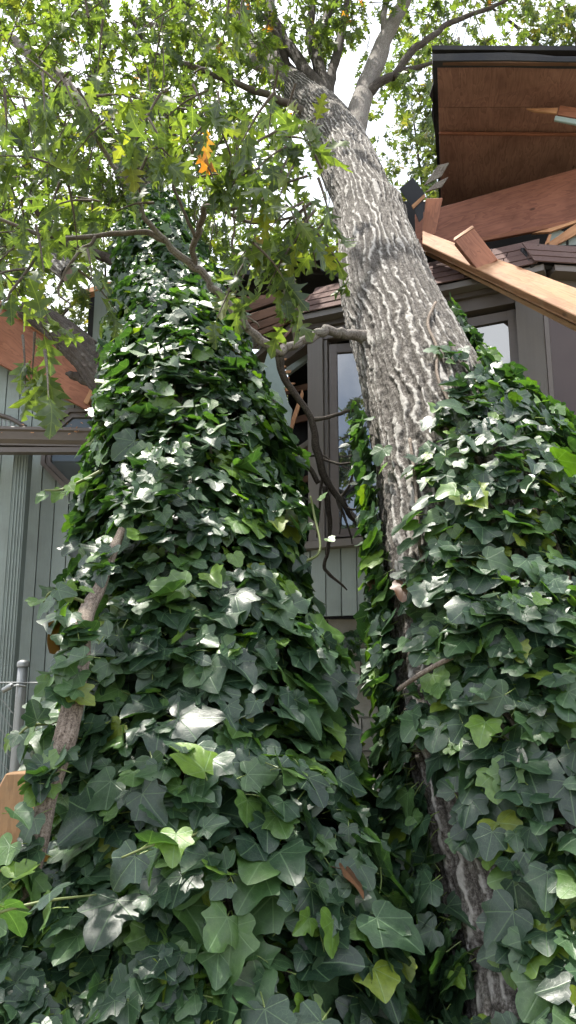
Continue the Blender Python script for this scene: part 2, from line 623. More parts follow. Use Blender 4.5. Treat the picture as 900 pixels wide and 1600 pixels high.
M['beam'] = wood_mat('stained_beam', (0.16, 0.062, 0.046), (0.38, 0.165, 0.112), 0.75, 0.8, True, contour=True)
M['fascia'] = wood_mat('cedar_fascia', (0.19, 0.070, 0.040), (0.39, 0.165, 0.095), 0.7, 0.9, True, contour=True)
M['lumber'] = wood_mat('raw_lumber', (0.20, 0.092, 0.042), (0.38, 0.205, 0.10), 0.75, 1.0, True, weather=(0.30, 0.2, 0.12))
M['lumber_old'] = wood_mat('old_sheathing', (0.075, 0.042, 0.030), (0.19, 0.105, 0.07), 0.85, 0.8, False)
M['splinter'] = wood_mat('split_wood', (0.38, 0.17, 0.085), (0.62, 0.36, 0.20), 0.85, 1.0, False)
M['cedar_post'] = wood_mat('cedar_fence', (0.24, 0.13, 0.06), (0.43, 0.26, 0.135), 0.8, 0.7, True, weather=(0.2, 0.14, 0.09))
M['shingle'] = paint_mat('asphalt_shingle', (0.105, 0.062, 0.055), var=0.5, grainscale=(260.0, 260.0, 260.0), rough=0.95, dirt=(0.2, 0.16, 0.14), dirt_amt=0.3, bump=0.8)
M['shingle_dark'] = paint_mat('dark_shingle', (0.020, 0.022, 0.028), var=0.5, grainscale=(260.0, 260.0, 260.0), rough=0.9, bump=0.6)
M['block'] = paint_mat('painted_block', (0.36, 0.345, 0.315), var=0.1, grainscale=(90.0, 90.0, 90.0), rough=0.9, dirt=(0.14, 0.13, 0.10), dirt_amt=0.6, bump=0.7)
M['mortar'] = paint_mat('mortar', (0.25, 0.24, 0.22), grainscale=(90.0, 90.0, 90.0), rough=0.95)
M['metal'] = paint_mat('galvanised_steel', (0.30, 0.31, 0.31), grainscale=(20.0, 20.0, 4.0), rough=0.5, dirt=(0.15, 0.12, 0.09), dirt_amt=0.4)
M['metal'].node_tree.nodes['Principled BSDF'].inputs['Metallic'].default_value = 0.5
M['drywall'] = paint_mat('blue_green_sheet', (0.33, 0.42, 0.41), grainscale=(20.0, 20.0, 20.0), rough=0.8, dirt_amt=0.2)
M['glass'] = glass_mat('window_glass', (0.03, 0.035, 0.042), 2.7)
M['glass_dark'] = glass_mat('dim_glass', (0.085, 0.10, 0.105), 1.6)
M['glass_red_reflect'] = glass_mat('red_reflection_glass', (0.05, 0.028, 0.024), 1.45)  # reddish reflection painted into the pane's base colour
M['ivy'] = ivy_mat()
M['oak'] = oak_mat('oak_leaf', [(0.0, (0.034, 0.056, 0.026)), (0.4, (0.046, 0.074, 0.028)), (0.7, (0.060, 0.092, 0.030)), (0.94, (0.085, 0.118, 0.032)), (0.993, (0.12, 0.13, 0.03)), (0.9995, (0.26, 0.10, 0.03))], 0.45)
M['oak_far'] = oak_mat('distant_leaf', [(0.0, (0.030, 0.048, 0.026)), (0.5, (0.046, 0.070, 0.032)), (0.9, (0.080, 0.100, 0.036)), (0.99, (0.14, 0.12, 0.04))], 0.34)
M['bark'] = bark_mat('oak_bark', (0.028, 0.024, 0.021), (0.096, 0.085, 0.076), (0.275, 0.262, 0.245), True, lichen=0.10)
M['bark_smooth'] = bark_mat('limb_bark', (0.065, 0.055, 0.048), (0.17, 0.15, 0.135), (0.27, 0.255, 0.235), scale=1.4, lichen=0.35)
M['twig'] = bark_mat('twig_bark', (0.045, 0.036, 0.03), (0.11, 0.09, 0.075), (0.20, 0.175, 0.155), scale=3.0, lichen=0.3)
M['limb_dark'] = bark_mat('shaded_limb_bark', (0.022, 0.018, 0.015), (0.055, 0.045, 0.038), (0.10, 0.085, 0.075), scale=1.6, lichen=0.15)  # darker limb bark, with shade put into its colour
M['stick'] = bark_mat('dead_stem_bark', (0.06, 0.046, 0.036), (0.17, 0.135, 0.11), (0.33, 0.28, 0.235), scale=1.6, lichen=0.1)
M['endgrain'] = wood_mat('cut_wood', (0.10, 0.075, 0.06), (0.20, 0.15, 0.12), 0.85, 1.0, False)  # sawn end kept dark, its shade is in the wood colour


def ground_mat():
    m, ns, ls, b = new_mat('leaf_litter_soil')
    t = nd(ns, 'TexCoord')
    n = nd(ns, 'TexNoise', Scale=6.0, Detail=9.0, Roughness=0.7)
    ls.new(t.outputs['Object'], n.inputs['Vector'])
    r = ramp(ns, [(0.3, (0.07, 0.055, 0.04)), (0.5, (0.14, 0.125, 0.075)), (0.7, (0.24, 0.20, 0.14))])
    ls.new(n.outputs['Fac'], r.inputs['Fac'])
    ls.new(r.outputs['Color'], b.inputs['Base Color'])
    b.inputs['Roughness'].default_value = 0.95
    bu = nd(ns, 'Bump', Strength=0.8, Distance=0.05)
    ls.new(n.outputs['Fac'], bu.inputs['Height'])
    ls.new(bu.outputs['Normal'], b.inputs['Normal'])
    return m


M['ground'] = ground_mat()

# ------------------------------------------------------------------ ground
gn = 60
gx = np.concatenate((-np.geomspace(400, 6, 14), np.linspace(-5, 5, 24), np.geomspace(6, 400, 14)))
gy = np.concatenate((-np.geomspace(400, 6, 14), np.linspace(-5, 12, 36), np.geomspace(14, 400, 14)))
GX, GY = np.meshgrid(gx, gy)
GZ = (vnoise(GX * 0.8, GY * 0.8, 3) - 0.5) * 0.12 * (np.abs(GX) < 30)
gi = np.arange(GX.size).reshape(GX.shape)
gf = np.stack((gi[:-1, :-1], gi[:-1, 1:], gi[1:, 1:], gi[1:, :-1]), -1).reshape(-1, 4)
ground = link('ground', fast_mesh('ground', np.stack((GX, GY, GZ), -1).reshape(-1, 3), gf), M['ground'])
tag(ground, kind='structure')

# ------------------------------------------------------------------ house
house = empty('house', (0, 5.2, 0), label='storm-broken house with grey-green grooved siding and brown bay window behind the trunks', cat='house')
X0 = Vector((1, 0, 0))

# left wing: grooved vertical siding, one plank after another
WY = 5.6
wing_o = Vector((0, WY, 0))


def zat(u, v, Y):
    return P(u, v, Y)[2]


def xat(u, v, Y):
    return P(u, v, Y)[0]


plank_w = 0.1015
x = xat(-300, 700, WY)
while x < -0.55:
    uc = proj((x + 0.05, WY, 3.0))[0]
    if uc < 128:
        top = zat(uc, np.interp(uc, [-300, -60, 130], [370, 515, 618]), WY)
    else:
        top = zat(uc, np.interp(uc, [135, 195], [455, 437]), WY)
    if uc > 197:
        top = zat(uc, 610, WY)
    obox('siding_plank', M['siding'], house, wing_o, X0, x + 0.003, x + plank_w - 0.003, 0.02, top, 0.0, 0.022, 0.002)
    x += plank_w
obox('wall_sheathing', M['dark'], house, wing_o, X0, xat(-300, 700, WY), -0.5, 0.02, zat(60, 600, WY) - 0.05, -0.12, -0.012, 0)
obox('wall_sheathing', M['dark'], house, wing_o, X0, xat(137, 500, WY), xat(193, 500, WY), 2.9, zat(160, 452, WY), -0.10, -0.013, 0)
slab('broken_edge', [P(133, 459, 5.57), P(194.5, 439, 5.57), P(194.5, 433, 5.60), P(133, 451, 5.60)], 0.05, M['splinter'], house)

# cedar fascia torn from the wing roof
slab('fascia_board', [P(-300, 278, 5.42), P(152, 577, 5.42), P(139, 642, 5.42), P(-300, 412, 5.42)], 0.045, M['fascia'], house)
slab('roof_edge_strip', [P(-300, 267, 5.39), P(128, 554, 5.39), P(125, 561, 5.385), P(-300, 277, 5.385)], 0.05, M['lumber'], house)
slab('fascia_cleat', [P(130, 628, 5.40), P(142, 605, 5.40), P(148.5, 608, 5.40), P(137, 632, 5.40)], 0.03, M['splinter'], house)
slab('wing_roof', [P(-300, 285, 5.50), P(150, 590, 5.50), (xat(150, 590, 5.5), 9.0, 4.2), (xat(-300, 285, 5.5), 9.0, 5.6)], 0.05, M['shingle_dark'], house)

# gutter along the porch eave: an extruded K profile
def gutter():
    prof = [(0.0, 0.118), (-0.118, 0.118), (-0.128, 0.110), (-0.128, 0.095), (-0.112, 0.085), (-0.100, 0.035), (-0.075, 0.012), (-0.075, 0.0), (0.0, 0.0)]
    y0 = 5.2
    z0 = zat(80, 691, y0 - 0.1) + 0.016
    xa, xb = xat(-300, 680, y0), xat(178, 680, y0)
    V = [(xx, y0 + py, z0 + pz - 0.02 * (xx - xa)) for xx in (xa, xb) for py, pz in prof]
    k = len(prof)
    F = [(i, (i + 1) % k, k + (i + 1) % k, k + i) for i in range(k)] + [tuple(range(k))[::-1], tuple(range(k, 2 * k))]
    g = link('gutter', mesh('gutter', V, F), M['trim'], house)
    obox('gutter_board', M['trim_red'], house, Vector((0, y0, 0)), X0, xa, xb, z0 - 0.022, z0 + 0.03, 0.012, 0.066)
    obox('gutter_rail', M['trim'], house, Vector((0, y0, 0)), X0, xa, xb, z0 - 0.075, z0 - 0.040, 0.0, 0.07)
    # fallen bits lying in the trough
    for i in range(16):
        u0 = RNG.uniform(5, 155) if i > 7 else RNG.uniform(112, 135)
        xx = xat(u0, 676, y0)
        a = RNG.uniform(0, 3.1)
        L = RNG.uniform(0.004, 0.013)
        zz = z0 + RNG.uniform(0.03, 0.11)
        yy = y0 - 0.130
        d = np.array((math.cos(a), 0, math.sin(a) * 0.6)) * L
        w = np.array((-math.sin(a) * 0.6, 0, math.cos(a))) * L * 0.3
        c = np.array((xx, yy, zz))
        slab('wood_chip', [c - d - w, c + d - w, c + d * 0.8 + w, c - d + w], 0.003, M['splinter'], g, 0)


gutter()

# downspout with pressed ribs
DY = 5.34
dx0, dx1 = xat(13, 860, DY), xat(36, 860, DY)
dsp = obox('downspout', M['siding'], house, Vector((0, DY, 0)), X0, dx0, dx1, 0.15, zat(25, 694, DY), -0.06, 0.02, 0.006)
for i in range(4):
    xx = dx0 + (dx1 - dx0) * (0.2 + 0.2 * i)
    obox('rib', M['siding'], dsp, Vector((0, DY, 0)), X0, xx - 0.006, xx + 0.006, 0.2, zat(25, 698, DY), 0.018, 0.026, 0.003)
obox('pipe_strap', M['trim'], dsp, Vector((0, DY, 0)), X0, dx0 - 0.05, dx1 + 0.07, zat(25, 703, DY), zat(25, 699, DY), 0.022, 0.03, 0.001)

# octagonal window in the wing wall
def octagon():
    c = P(134, 704, WY)
    ro, ri = 0.30, 0.245
    w = tag(empty('octagonal_window', tuple(c)), label='brown framed octagonal window pane half hidden by the gutter and ivy')
    w.parent = house
    w.matrix_parent_inverse = house.matrix_basis.inverted()
    del w['label']

    def ring(ra, rb, y0, y1, name, mat):
        for k in range(8):
            a0, a1 = R(22.5 + 45 * k), R(67.5 + 45 * k)
            q = [(ra, a0), (ra, a1), (rb, a1), (rb, a0)]
            V = []
            for y in (y0, y1):
                V += [(c[0] + r_ / math.cos(R(22.5)) * math.cos(a), y, c[2] + r_ / math.cos(R(22.5)) * math.sin(a)) for r_, a in q]
            F = [(0, 1, 2, 3), (7, 6, 5, 4), (0, 4, 5, 1), (1, 5, 6, 2), (2, 6, 7, 3), (3, 7, 4, 0)]
            me = mesh(name, V, F)
            bm = bmesh.new(); bm.from_mesh(me); bmesh.ops.recalc_face_normals(bm, faces=bm.faces); bm.to_mesh(me); bm.free()
            link(name, me, mat, w)
    ring(ri + 0.025, ro, WY - 0.075, WY + 0.0, 'frame', M['trim'])
    ring(ri - 0.01, ri + 0.023, WY - 0.055, WY - 0.0, 'sash', M['trim'])
    pts = [(c[0] + (ri + 0.01) / math.cos(R(22.5)) * math.cos(R(22.5 + 45 * k)), WY - 0.035, c[2] + (ri + 0.01) / math.cos(R(22.5)) * math.sin(R(22.5 + 45 * k))) for k in range(8)]
    slab('pane', pts, 0.006, M['glass_dark'], w, 0)


octagon()

# arched louvre behind the gutter at the frame's left edge
arch = empty('arched_vent', tuple(P(-5, 665, WY)))
arch.parent = house
arch.matrix_parent_inverse = house.matrix_basis.inverted()
ap = [(*P(u, v, WY - 0.045), 0.016) for u, v in ((-45, 664), (-30, 652), (-8, 648), (12, 652), (28, 660), (40, 667))]
tube('frame', ap, M['trim'], arch, n=8, wob=0)
slab('panel', [P(u, v, WY - 0.03) for u, v in ((-42, 668), (-30, 655), (-8, 651), (12, 655), (28, 663), (36, 670))], 0.005, M['metal'], arch, 0)
for k in range(9):
    uu = -30 + k * 7
    slab('slat', [P(uu, 669, WY - 0.037), P(uu + 3.5, 669, WY - 0.037), P(uu + 3.5, 652 + abs(uu + 8) * 0.22, WY - 0.037), P(uu, 652 + abs(uu + 8) * 0.22, WY - 0.037)], 0.004, M['siding'], arch, 0)

# ---- bay: middle face through two corners, left face turned back to the wall
BL = P(483, 503, 4.95)
ez = BL[2]
r_ = ray(840, 430)
BR = CAM + r_ * ((ez - CAM[2]) / r_[2])
o_b = Vector((BL[0], BL[1], 0))
e_b = Vector((BR[0] - BL[0], BR[1] - BL[1], 0))
bay_len = e_b.length
e_b.normalize()
n_b = Vector((e_b.y, -e_b.x, 0))


def Q(u, v, o=o_b, n=n_b, d=0.0):
    r = Vector(ray(u, v))
    c = Vector(CAM)
    t = ((o + n * d) - c).dot(n) / r.dot(n)
    return c + r * t


def QS(u, v, d=0.0):
    q = Q(u, v, d=d)
    return (q - o_b).dot(e_b), q.z


bay = empty('bay_window', (BL[0], BL[1], 0))
bay.parent = house
bay.matrix_parent_inverse = house.matrix_basis.inverted()


def bbox(name, mat, u0, u1, v0, v1, d0, d1, parent=bay, vm=None, off=0.002):
    vm = vm or (v0 + v1) / 2
    s0, s1 = QS(u0, vm, d1)[0], QS(u1, vm, d1)[0]
    um = (u0 + u1) / 2
    return obox(name, mat, parent, o_b, e_b, s0, s1, QS(um, v1, d1)[1], QS(um, v0, d1)[1], d0, d1, off)


sill_z = QS(520, 846)[1]
head_z = QS(520, 530)[1]
sR = bay_len
# posts
obox('post', M['post'], bay, o_b, e_b, 0.0, QS(508, 690)[0], sill_z, head_z + 0.03, -0.05, 0.03)
obox('post_bead', M['post'], bay, o_b, e_b, QS(509, 690)[0], QS(514, 690)[0], sill_z, head_z, -0.05, 0.012)
s_pr0, s_pr1 = QS(812, 560)[0], QS(853, 560)[0]
obox('post', M['post'], bay, o_b, e_b, s_pr0, s_pr1, sill_z, head_z + 0.03, -0.05, 0.03)
# casement: frame around panes, two lights between the posts
sA, sB = QS(515, 690)[0], s_pr0
mid_s = (sA + sB) / 2
for (a, b) in ((sA + 0.002, mid_s - 0.03), (mid_s + 0.03, sB - 0.002)):
    w = empty('casement', tuple(o_b + e_b * a + Vector((0, 0, sill_z))))
    w.parent = bay
    w.matrix_parent_inverse = (house.matrix_basis @ house.matrix_basis.inverted() @ bay.matrix_basis).inverted()
    fw = 0.052
    oc, ec, a0_ = (o_b, e_b, a) if a > 0.3 else (o_b + e_b * a, Vector((math.cos(R(10)), -math.sin(R(10)), 0)), a)
    if a < 0.3:                      # this sash's angle is set so its pane reflects open sky
        a, b = 0.0, b - a
    obox('stile', M['trim'], w, oc, ec, a, a + fw, sill_z + 0.03, head_z - 0.03, -0.04, -0.002)
    obox('stile', M['trim'], w, oc, ec, b - fw, b, sill_z + 0.03, head_z - 0.03, -0.04, -0.002)
    obox('rail', M['trim'], w, oc, ec, a + fw, b - fw, head_z - 0.09, head_z - 0.03, -0.04, -0.004)
    obox('rail', M['trim'], w, oc, ec, a + fw, b - fw, sill_z + 0.03, sill_z + 0.08, -0.04, -0.004)
    obox('pane', M['glass'], w, oc, ec, a + fw - 0.004, b - fw + 0.004, sill_z + 0.07, head_z - 0.08, -0.026, -0.020, 0)
obox('mullion', M['trim'], bay, o_b, e_b, mid_s - 0.03, mid_s + 0.03, sill_z, head_z, -0.05, 0.01)
# sill, head, eave trims
obox('sill', M['post'], bay, o_b, e_b, -0.02, sR + 0.3, sill_z - 0.045, sill_z, -0.06, 0.075)
obox('header', M['trim'], bay, o_b, e_b, -0.02, sR + 0.02, head_z + 0.002, ez - 0.075, -0.06, 0.018)
obox('frieze', M['trim'], bay, o_b, e_b, -0.03, sR + 0.03, ez - 0.073, ez - 0.04, -0.06, 0.045)
obox('eave_trim', M['post'], bay, o_b, e_b, -0.05, sR + 0.05, ez - 0.038, ez, -0.06, 0.12)
# siding apron under the sill
s = 0.0
while s < sR + 0.3:
    obox('siding_plank', M['siding'], bay, o_b, e_b, s + 0.003, s + plank_w - 0.003, QS(530, 962)[1], sill_z - 0.047, -0.02, 0.0, 0.002)
    s += plank_w
obox('apron_backing', M['dark'], bay, o_b, e_b, 0.0, sR + 0.3, QS(530, 962)[1] + 0.01, sill_z - 0.05, -0.08, -0.03, 0)
# right face beyond the corner post
o_r = o_b + e_b * (s_pr1 + 0.004)
e_r = Vector((1, 0.12, 0)).normalized()
obox('stile', M['trim'], bay, o_r, e_r, 0.0, 0.03, sill_z, head_z, -0.05, 0.0)
obox('pane', M['glass_red_reflect'], bay, o_r, e_r, 0.03, 0.9, sill_z + 0.02, head_z - 0.02, -0.03, -0.022, 0)
obox('stile', M['trim'], bay, o_r, e_r, 0.9, 0.97, sill_z, head_z, -0.05, 0.0)
obox('header', M['trim'], bay, o_r, e_r, 0.0, 1.0, head_z + 0.001, ez - 0.04, -0.07, 0.02)
obox('eave_trim', M['trim'], bay, o_r, e_r, 0.03, 1.1, ez - 0.038, ez - 0.001, -0.07, 0.12)
# left face: turned back, its sash gone, a bare brace left in the hole
o_l = Vector((BL[0], BL[1], 0))
e_l = -Vector((P(425, 545, 5.45)[0] - BL[0], P(425, 545, 5.45)[1] - BL[1], 0)).normalized()
o_l2 = o_l - e_l * 0.62
obox('eave_trim', M['post'], bay, o_l2, e_l, -0.05, 0.60, ez - 0.045, ez - 0.004, -0.06, 0.10)
obox('header', M['trim'], bay, o_l2, e_l, 0.0, 0.60, ez - 0.16, ez - 0.05, -0.06, 0.015)
obox('sill', M['post'], bay, o_l2, e_l, 0.0, 0.615, sill_z - 0.045, sill_z - 0.001, -0.06, 0.06)
obox('post', M['post'], bay, o_l2, e_l, 0.0, 0.06, sill_z, ez - 0.16, -0.06, 0.0)
s = 0.0
while s < 0.6:
    obox('siding_plank', M['siding'], bay, o_l2, e_l, s + 0.003, s + plank_w - 0.003, QS(530, 962)[1], sill_z - 0.05, -0.02, 0.0, 0.002)
    s += plank_w

# bay roof: courses of asphalt shingles, each tab its own piece
def bay_roof(o, e, s0, s1, shrink, ncourse, seedoff, wedge=0.0):
    nrm = Vector((e.y, -e.x, 0))
    up = (Vector((0, 0, 1)) * 0.82 - nrm * 0.57).normalized()
    outn = (nrm * 0.82 + Vector((0, 0, 1)) * 0.57).normalized()
    h = 0.072
    for c in range(ncourse):
        a, b = s0 + shrink * c, s1 - wedge * c
        st = a - (0.12 if c % 2 else 0.0)
        while st < b:
            w = 0.62 + RNG.uniform(-0.15, 0.15)
            p0, p1 = max(a, st + 0.003), min(b, st + w - 0.003)
            st += w
            if p1 - p0 < 0.02:
                continue
            base = o + Vector((0, 0, ez + 0.004)) + nrm * 0.135 + up * (h * c + RNG.uniform(-0.004, 0.004)) + outn * (0.004 + RNG.uniform(0, 0.004))
            cs = [base + e * p0, base + e * p1, base + e * p1 + up * (h * 1.35) - outn * 0.007, base + e * p0 + up * (h * 1.35) - outn * 0.007]
            slab('shingle', cs, 0.007, M['shingle'], bay, 0)
    cs = [o + Vector((0, 0, ez + 0.002)) + nrm * 0.10 + e * s0, o + Vector((0, 0, ez + 0.002)) + nrm * 0.10 + e * s1]
    cs += [cs[1] + up * (h * ncourse), cs[0] + up * (h * ncourse)]
    slab('roof_deck', cs, 0.02, M['dark'], bay, 0)


bay_roof(o_b, e_b, -0.03, sR + 0.02, 0.02, 4, 0)
bay_roof(o_r, e_r, -0.10, 1.1, 0.0, 3, 5)
bay_roof(o_l2, e_l, 0.05, 0.62, 0.02, 3, 9)

# concrete block foundation in running bond
FY = 5.06
fo = Vector((0, FY, 0))
ftop = QS(530, 963)[1]
row = 0
z = ftop - 0.2
while z > -0.25:
    xx = -0.55 - (0.2 if row % 2 else 0.0)
    while xx < 2.2:
        obox('block', M['block'], house, fo, X0, xx + 0.004, xx + 0.396, z + 0.004, z + 0.196, -0.15, RNG.uniform(-0.001, 0.002), 0.004)
        xx += 0.4
    z -= 0.2
    row += 1
obox('mortar_bed', M['mortar'], house, fo, X0, -0.74, 2.4, -0.2, ftop - 0.003, -0.16, -0.005, 0)

# dark shell of the rooms behind: floor, back wall, ends, ceiling
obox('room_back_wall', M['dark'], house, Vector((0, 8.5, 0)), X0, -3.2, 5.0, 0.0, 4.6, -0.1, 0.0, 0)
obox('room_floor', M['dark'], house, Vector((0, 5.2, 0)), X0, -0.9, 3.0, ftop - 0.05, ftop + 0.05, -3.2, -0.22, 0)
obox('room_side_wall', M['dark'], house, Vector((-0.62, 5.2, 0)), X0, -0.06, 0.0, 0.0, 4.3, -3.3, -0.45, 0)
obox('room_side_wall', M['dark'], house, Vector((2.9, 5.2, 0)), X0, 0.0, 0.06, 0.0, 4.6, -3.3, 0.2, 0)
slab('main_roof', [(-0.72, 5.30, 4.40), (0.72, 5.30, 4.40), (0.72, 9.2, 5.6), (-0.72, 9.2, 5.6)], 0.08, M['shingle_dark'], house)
slab('attic_wall', [(0.55, 5.95, 4.1), (3.4, 5.95, 4.1), (3.4, 5.95, 5.5), (0.55, 5.95, 5.5)], 0.05, M['dark'], house)  # dark sheet standing in for the unlit attic void
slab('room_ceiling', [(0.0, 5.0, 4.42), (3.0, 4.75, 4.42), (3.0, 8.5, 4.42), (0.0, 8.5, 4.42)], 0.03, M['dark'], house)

# wrecked eave between the trunks: dark soffit and sprung sheathing boards
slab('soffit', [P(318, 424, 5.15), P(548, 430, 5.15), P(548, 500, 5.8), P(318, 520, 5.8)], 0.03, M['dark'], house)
slab('roof_edge', [P(316, 419, 5.12), P(470, 423, 5.12), P(470, 431, 5.12), P(316, 428, 5.12)], 0.12, M['shingle_dark'], house)
slab('roof_edge', [P(500, 417, 5.0), P(560, 436, 4.9), P(560, 446, 4.9), P(500, 422, 5.0)], 0.10, M['shingle_dark'], house)
for q in (((378, 494, 5.05), (560, 436, 4.85), (560, 447, 4.85), (384, 507, 5.05)),
          ((386, 508, 5.03), (560, 449, 4.88), (560, 457, 4.88), (395, 518, 5.03)),
          ((398, 519, 5.02), (480, 487, 4.95), (482, 491, 4.95), (404, 525, 5.02)),
          ((355, 466, 5.12), (470, 455, 5.12), (470, 468, 5.12), (362, 476, 5.12)),
          ((365, 480, 5.10), (455, 452, 5.08), (458, 462, 5.08), (372, 492, 5.10))):
    slab('sheathing_board', [P(*a) for a in q], 0.022, M['lumber_old'], house)
slab('rake_stick', [P(428, 540, 4.93), P(470, 496, 4.90), P(472, 499, 4.90), P(432, 543, 4.93)], 0.02, M['trim_red'], house)
slab('interior_brace', [P(446, 575, 5.2), P(487, 548, 5.15), P(487, 557, 5.15), P(449, 585, 5.2)], 0.04, M['siding'], house)
slab('interior_brace', [P(455, 705, 5.25), P(490, 680, 5.2), P(490, 688, 5.2), P(460, 713, 5.25)], 0.03, M['post'], house)
for k in range(5):
    y = 560 + k * 48
    slab('interior_board', [P(440, y, 5.6), P(500, y - 14, 5.6), P(500, y - 4, 5.6), P(440, y + 10, 5.6)], 0.02, M['lumber_old'], house)

# torn sheet of wall hanging by the hole, with its split stud
sheet = slab('wall_sheet', [P(u, v, 4.98) for u, v in ((421, 541), (434, 543), (439, 580), (444, 606), (449, 628), (457, 640), (452, 676), (440, 668), (434, 628), (414, 614), (406, 590))], 0.016, M['drywall'], house)
for k, (u, v, l) in enumerate(((436, 548, 8), (437, 559, 11), (439, 570, 8), (441, 579, 14), (442, 588, 10), (443, 597, 18), (446, 606, 12))):
    slab('splinter', [P(u, v, 4.97), P(u + l, v + RNG.uniform(-2, 2), 4.96), P(u + l - 1, v + 3, 4.96), P(u, v + 4.5, 4.97)], 0.012, M['splinter'], sheet, 0)
slab('stud', [P(472, 608, 4.97), P(475, 616, 4.97), P(453, 685, 4.99), P(445, 682, 4.99)], 0.03, M['splinter'], house)
slab('stud', [P(444, 612, 5.0), P(447, 616, 5.0), P(438, 636, 5.0), P(434, 632, 5.0)], 0.03, M['splinter'], house)

# ------------------------------------------------------------------ heaved roof corner on the right
roofc = empty('roof_corner', tuple(P(800, 300, 5.2)), label='heaved roof corner showing reddish plywood underside above the bay', cat='roof')
slab('plywood_sheet', [P(685, 168, 4.85), P(683, 96, 4.40), P(1010, 99, 4.25), P(1010, 166, 4.72)], 0.016, M['ply'], roofc)
slab('plywood_sheet', [P(686, 208, 5.15), P(685, 169, 4.87), P(1010, 167, 4.74), P(1010, 212, 5.05)], 0.016, M['ply'], roofc)
slab('plywood_sheet', [P(690, 345, 6.15), P(686, 209, 5.13), P(1010, 213, 5.03), P(1010, 320, 5.95)], 0.016, M['ply'], roofc)
slab('sheet_joint', [P(686, 205, 5.10), P(1010, 208, 5.0), P(1010, 212, 5.0), P(686, 209, 5.10)], 0.02, M['beam'], roofc)
slab('drip_edge', [P(680, 93, 4.38), P(1012, 96, 4.22), P(1012, 99, 4.22), P(680, 97, 4.38)], 0.03, M['lumber_old'], roofc)
# ragged roofing laid over the sheets
edge = [(676, 84), (730, 83), (790, 82), (835, 84), (870, 88), (1015, 86)]
low = [(1015, 97), (870, 96), (790, 94), (676, 95)]
slab('roofing_edge', [P(u, v, 4.37 - (u - 676) / 340 * 0.16) for u, v in edge + low], 0.06, M['shingle_dark'], roofc, 0.002)
rag = [P(676, 88, 4.40), P(682, 90, 4.40), P(686, 205, 5.14), P(692, 300, 5.84), P(684, 270, 5.6), P(679, 205, 5.16), P(674, 178, 4.95), P(676, 160, 4.8), P(671, 150, 4.75), P(677, 130, 4.65)]
slab('roofing_torn_edge', rag, 0.02, M['shingle_dark'], roofc, 0)
top = [P(676, 83, 4.36), P(1015, 85, 4.20), P(1015, 312, 5.95), P(688, 336, 6.12)]
top = [np.array(t) + np.array((0, 0.02, 0.045)) for t in top]
slab('roofing_layer', top, 0.03, M['shingle_dark'], roofc, 0)
slab('beam', [P(648, 335, 5.55), P(1000, 235, 4.95), P(1000, 326, 4.95), P(650, 394, 5.55)], 0.045, M['beam'], roofc)
slab('beam_edge', [P(660, 389, 5.50), P(1000, 322, 4.91), P(1000, 329, 4.91), P(660, 395, 5.50)], 0.03, M['fascia'], roofc)
slab('batten', [P(822, 169, 4.66), P(872, 168, 4.60), P(870, 177, 4.60), P(835, 174, 4.65)], 0.02, M['splinter'], roofc)
slab('batten', [P(868, 180, 4.58), P(960, 196, 4.5), P(960, 206, 4.5), P(866, 187, 4.58)], 0.02, M['drywall'], roofc)
slab('batten', [P(875, 164, 4.60), P(960, 178, 4.52), P(960, 195, 4.52), P(871, 179, 4.60)], 0.03, M['fascia'], roofc)

# broken lumber lying across the bay roof: each piece its own thing
def thing_slab(name, corners, thick, mat, label, cat, off=0.003, group=None):
    o = slab(name, corners, thick, mat, None, off)
    return tag(o, label, cat, group)


raf = empty('rafter', tuple(P(800, 450, 4.3)), label='long pale doubled rafter slanting down across the bay roof to the right edge', cat='rafter')
slab('board', [P(660, 360, 4.62), P(1000, 487, 3.62), P(1000, 540, 3.42), P(660, 380, 4.52)], 0.04, M['lumber'], raf, 0.004)
slab('board', [P(660, 383, 4.54), P(1000, 543, 3.44), P(1000, 556, 3.45), P(660, 390, 4.55)], 0.035, M['lumber'], raf, 0.003)
slab('board', [P(664, 393, 4.58), P(1000, 559, 3.47), P(1000, 570, 3.49), P(664, 398, 4.59)], 0.035, M['cedar_post'], raf, 0.003)

bl = empty('wood_block', tuple(P(745, 400, 4.35)), label='short sawn lumber block standing tilted on the pale rafter', cat='lumber')
slab('face', [P(711, 377, 4.20), P(749, 424, 4.18), P(778, 405, 4.18), P(741, 357, 4.20)], 0.038, M['fascia'], bl, 0.003)
slab('sawn_end', [P(709, 376, 4.20), P(741, 355, 4.20), P(738, 352, 4.235), P(709, 371.5, 4.235)], 0.004, M['lumber'], bl, 0.001)

thing_slab('broken_board', [P(658, 372, 4.75), P(666, 310, 4.72), P(692, 309, 4.72), P(680, 366, 4.74)], 0.03, M['fascia'], 'short reddish board end standing beside the bark at the roof beam', 'board')
thing_slab('roof_flashing', [P(624, 295, 4.72), P(645, 277, 4.70), P(664, 303, 4.70), P(643, 322, 4.72)], 0.006, M['shingle_dark'], 'dark navy scrap of roofing pinched against the bare trunk', 'roofing scrap', 0)
thing_slab('roof_flashing', [P(645, 322, 4.69), P(662, 306, 4.69), P(661, 340, 4.69), P(655, 347, 4.69)], 0.006, M['shingle_dark'], 'narrow dark roofing strip hanging below the navy scrap', 'roofing scrap', 0)
thing_slab('wood_lath', [P(643, 321, 4.68), P(663, 303, 4.68), P(665, 307, 4.68), P(646, 326, 4.68)], 0.01, M['lumber'], 'thin pale lath edge lying on the dark navy roofing scrap', 'lath', 0)
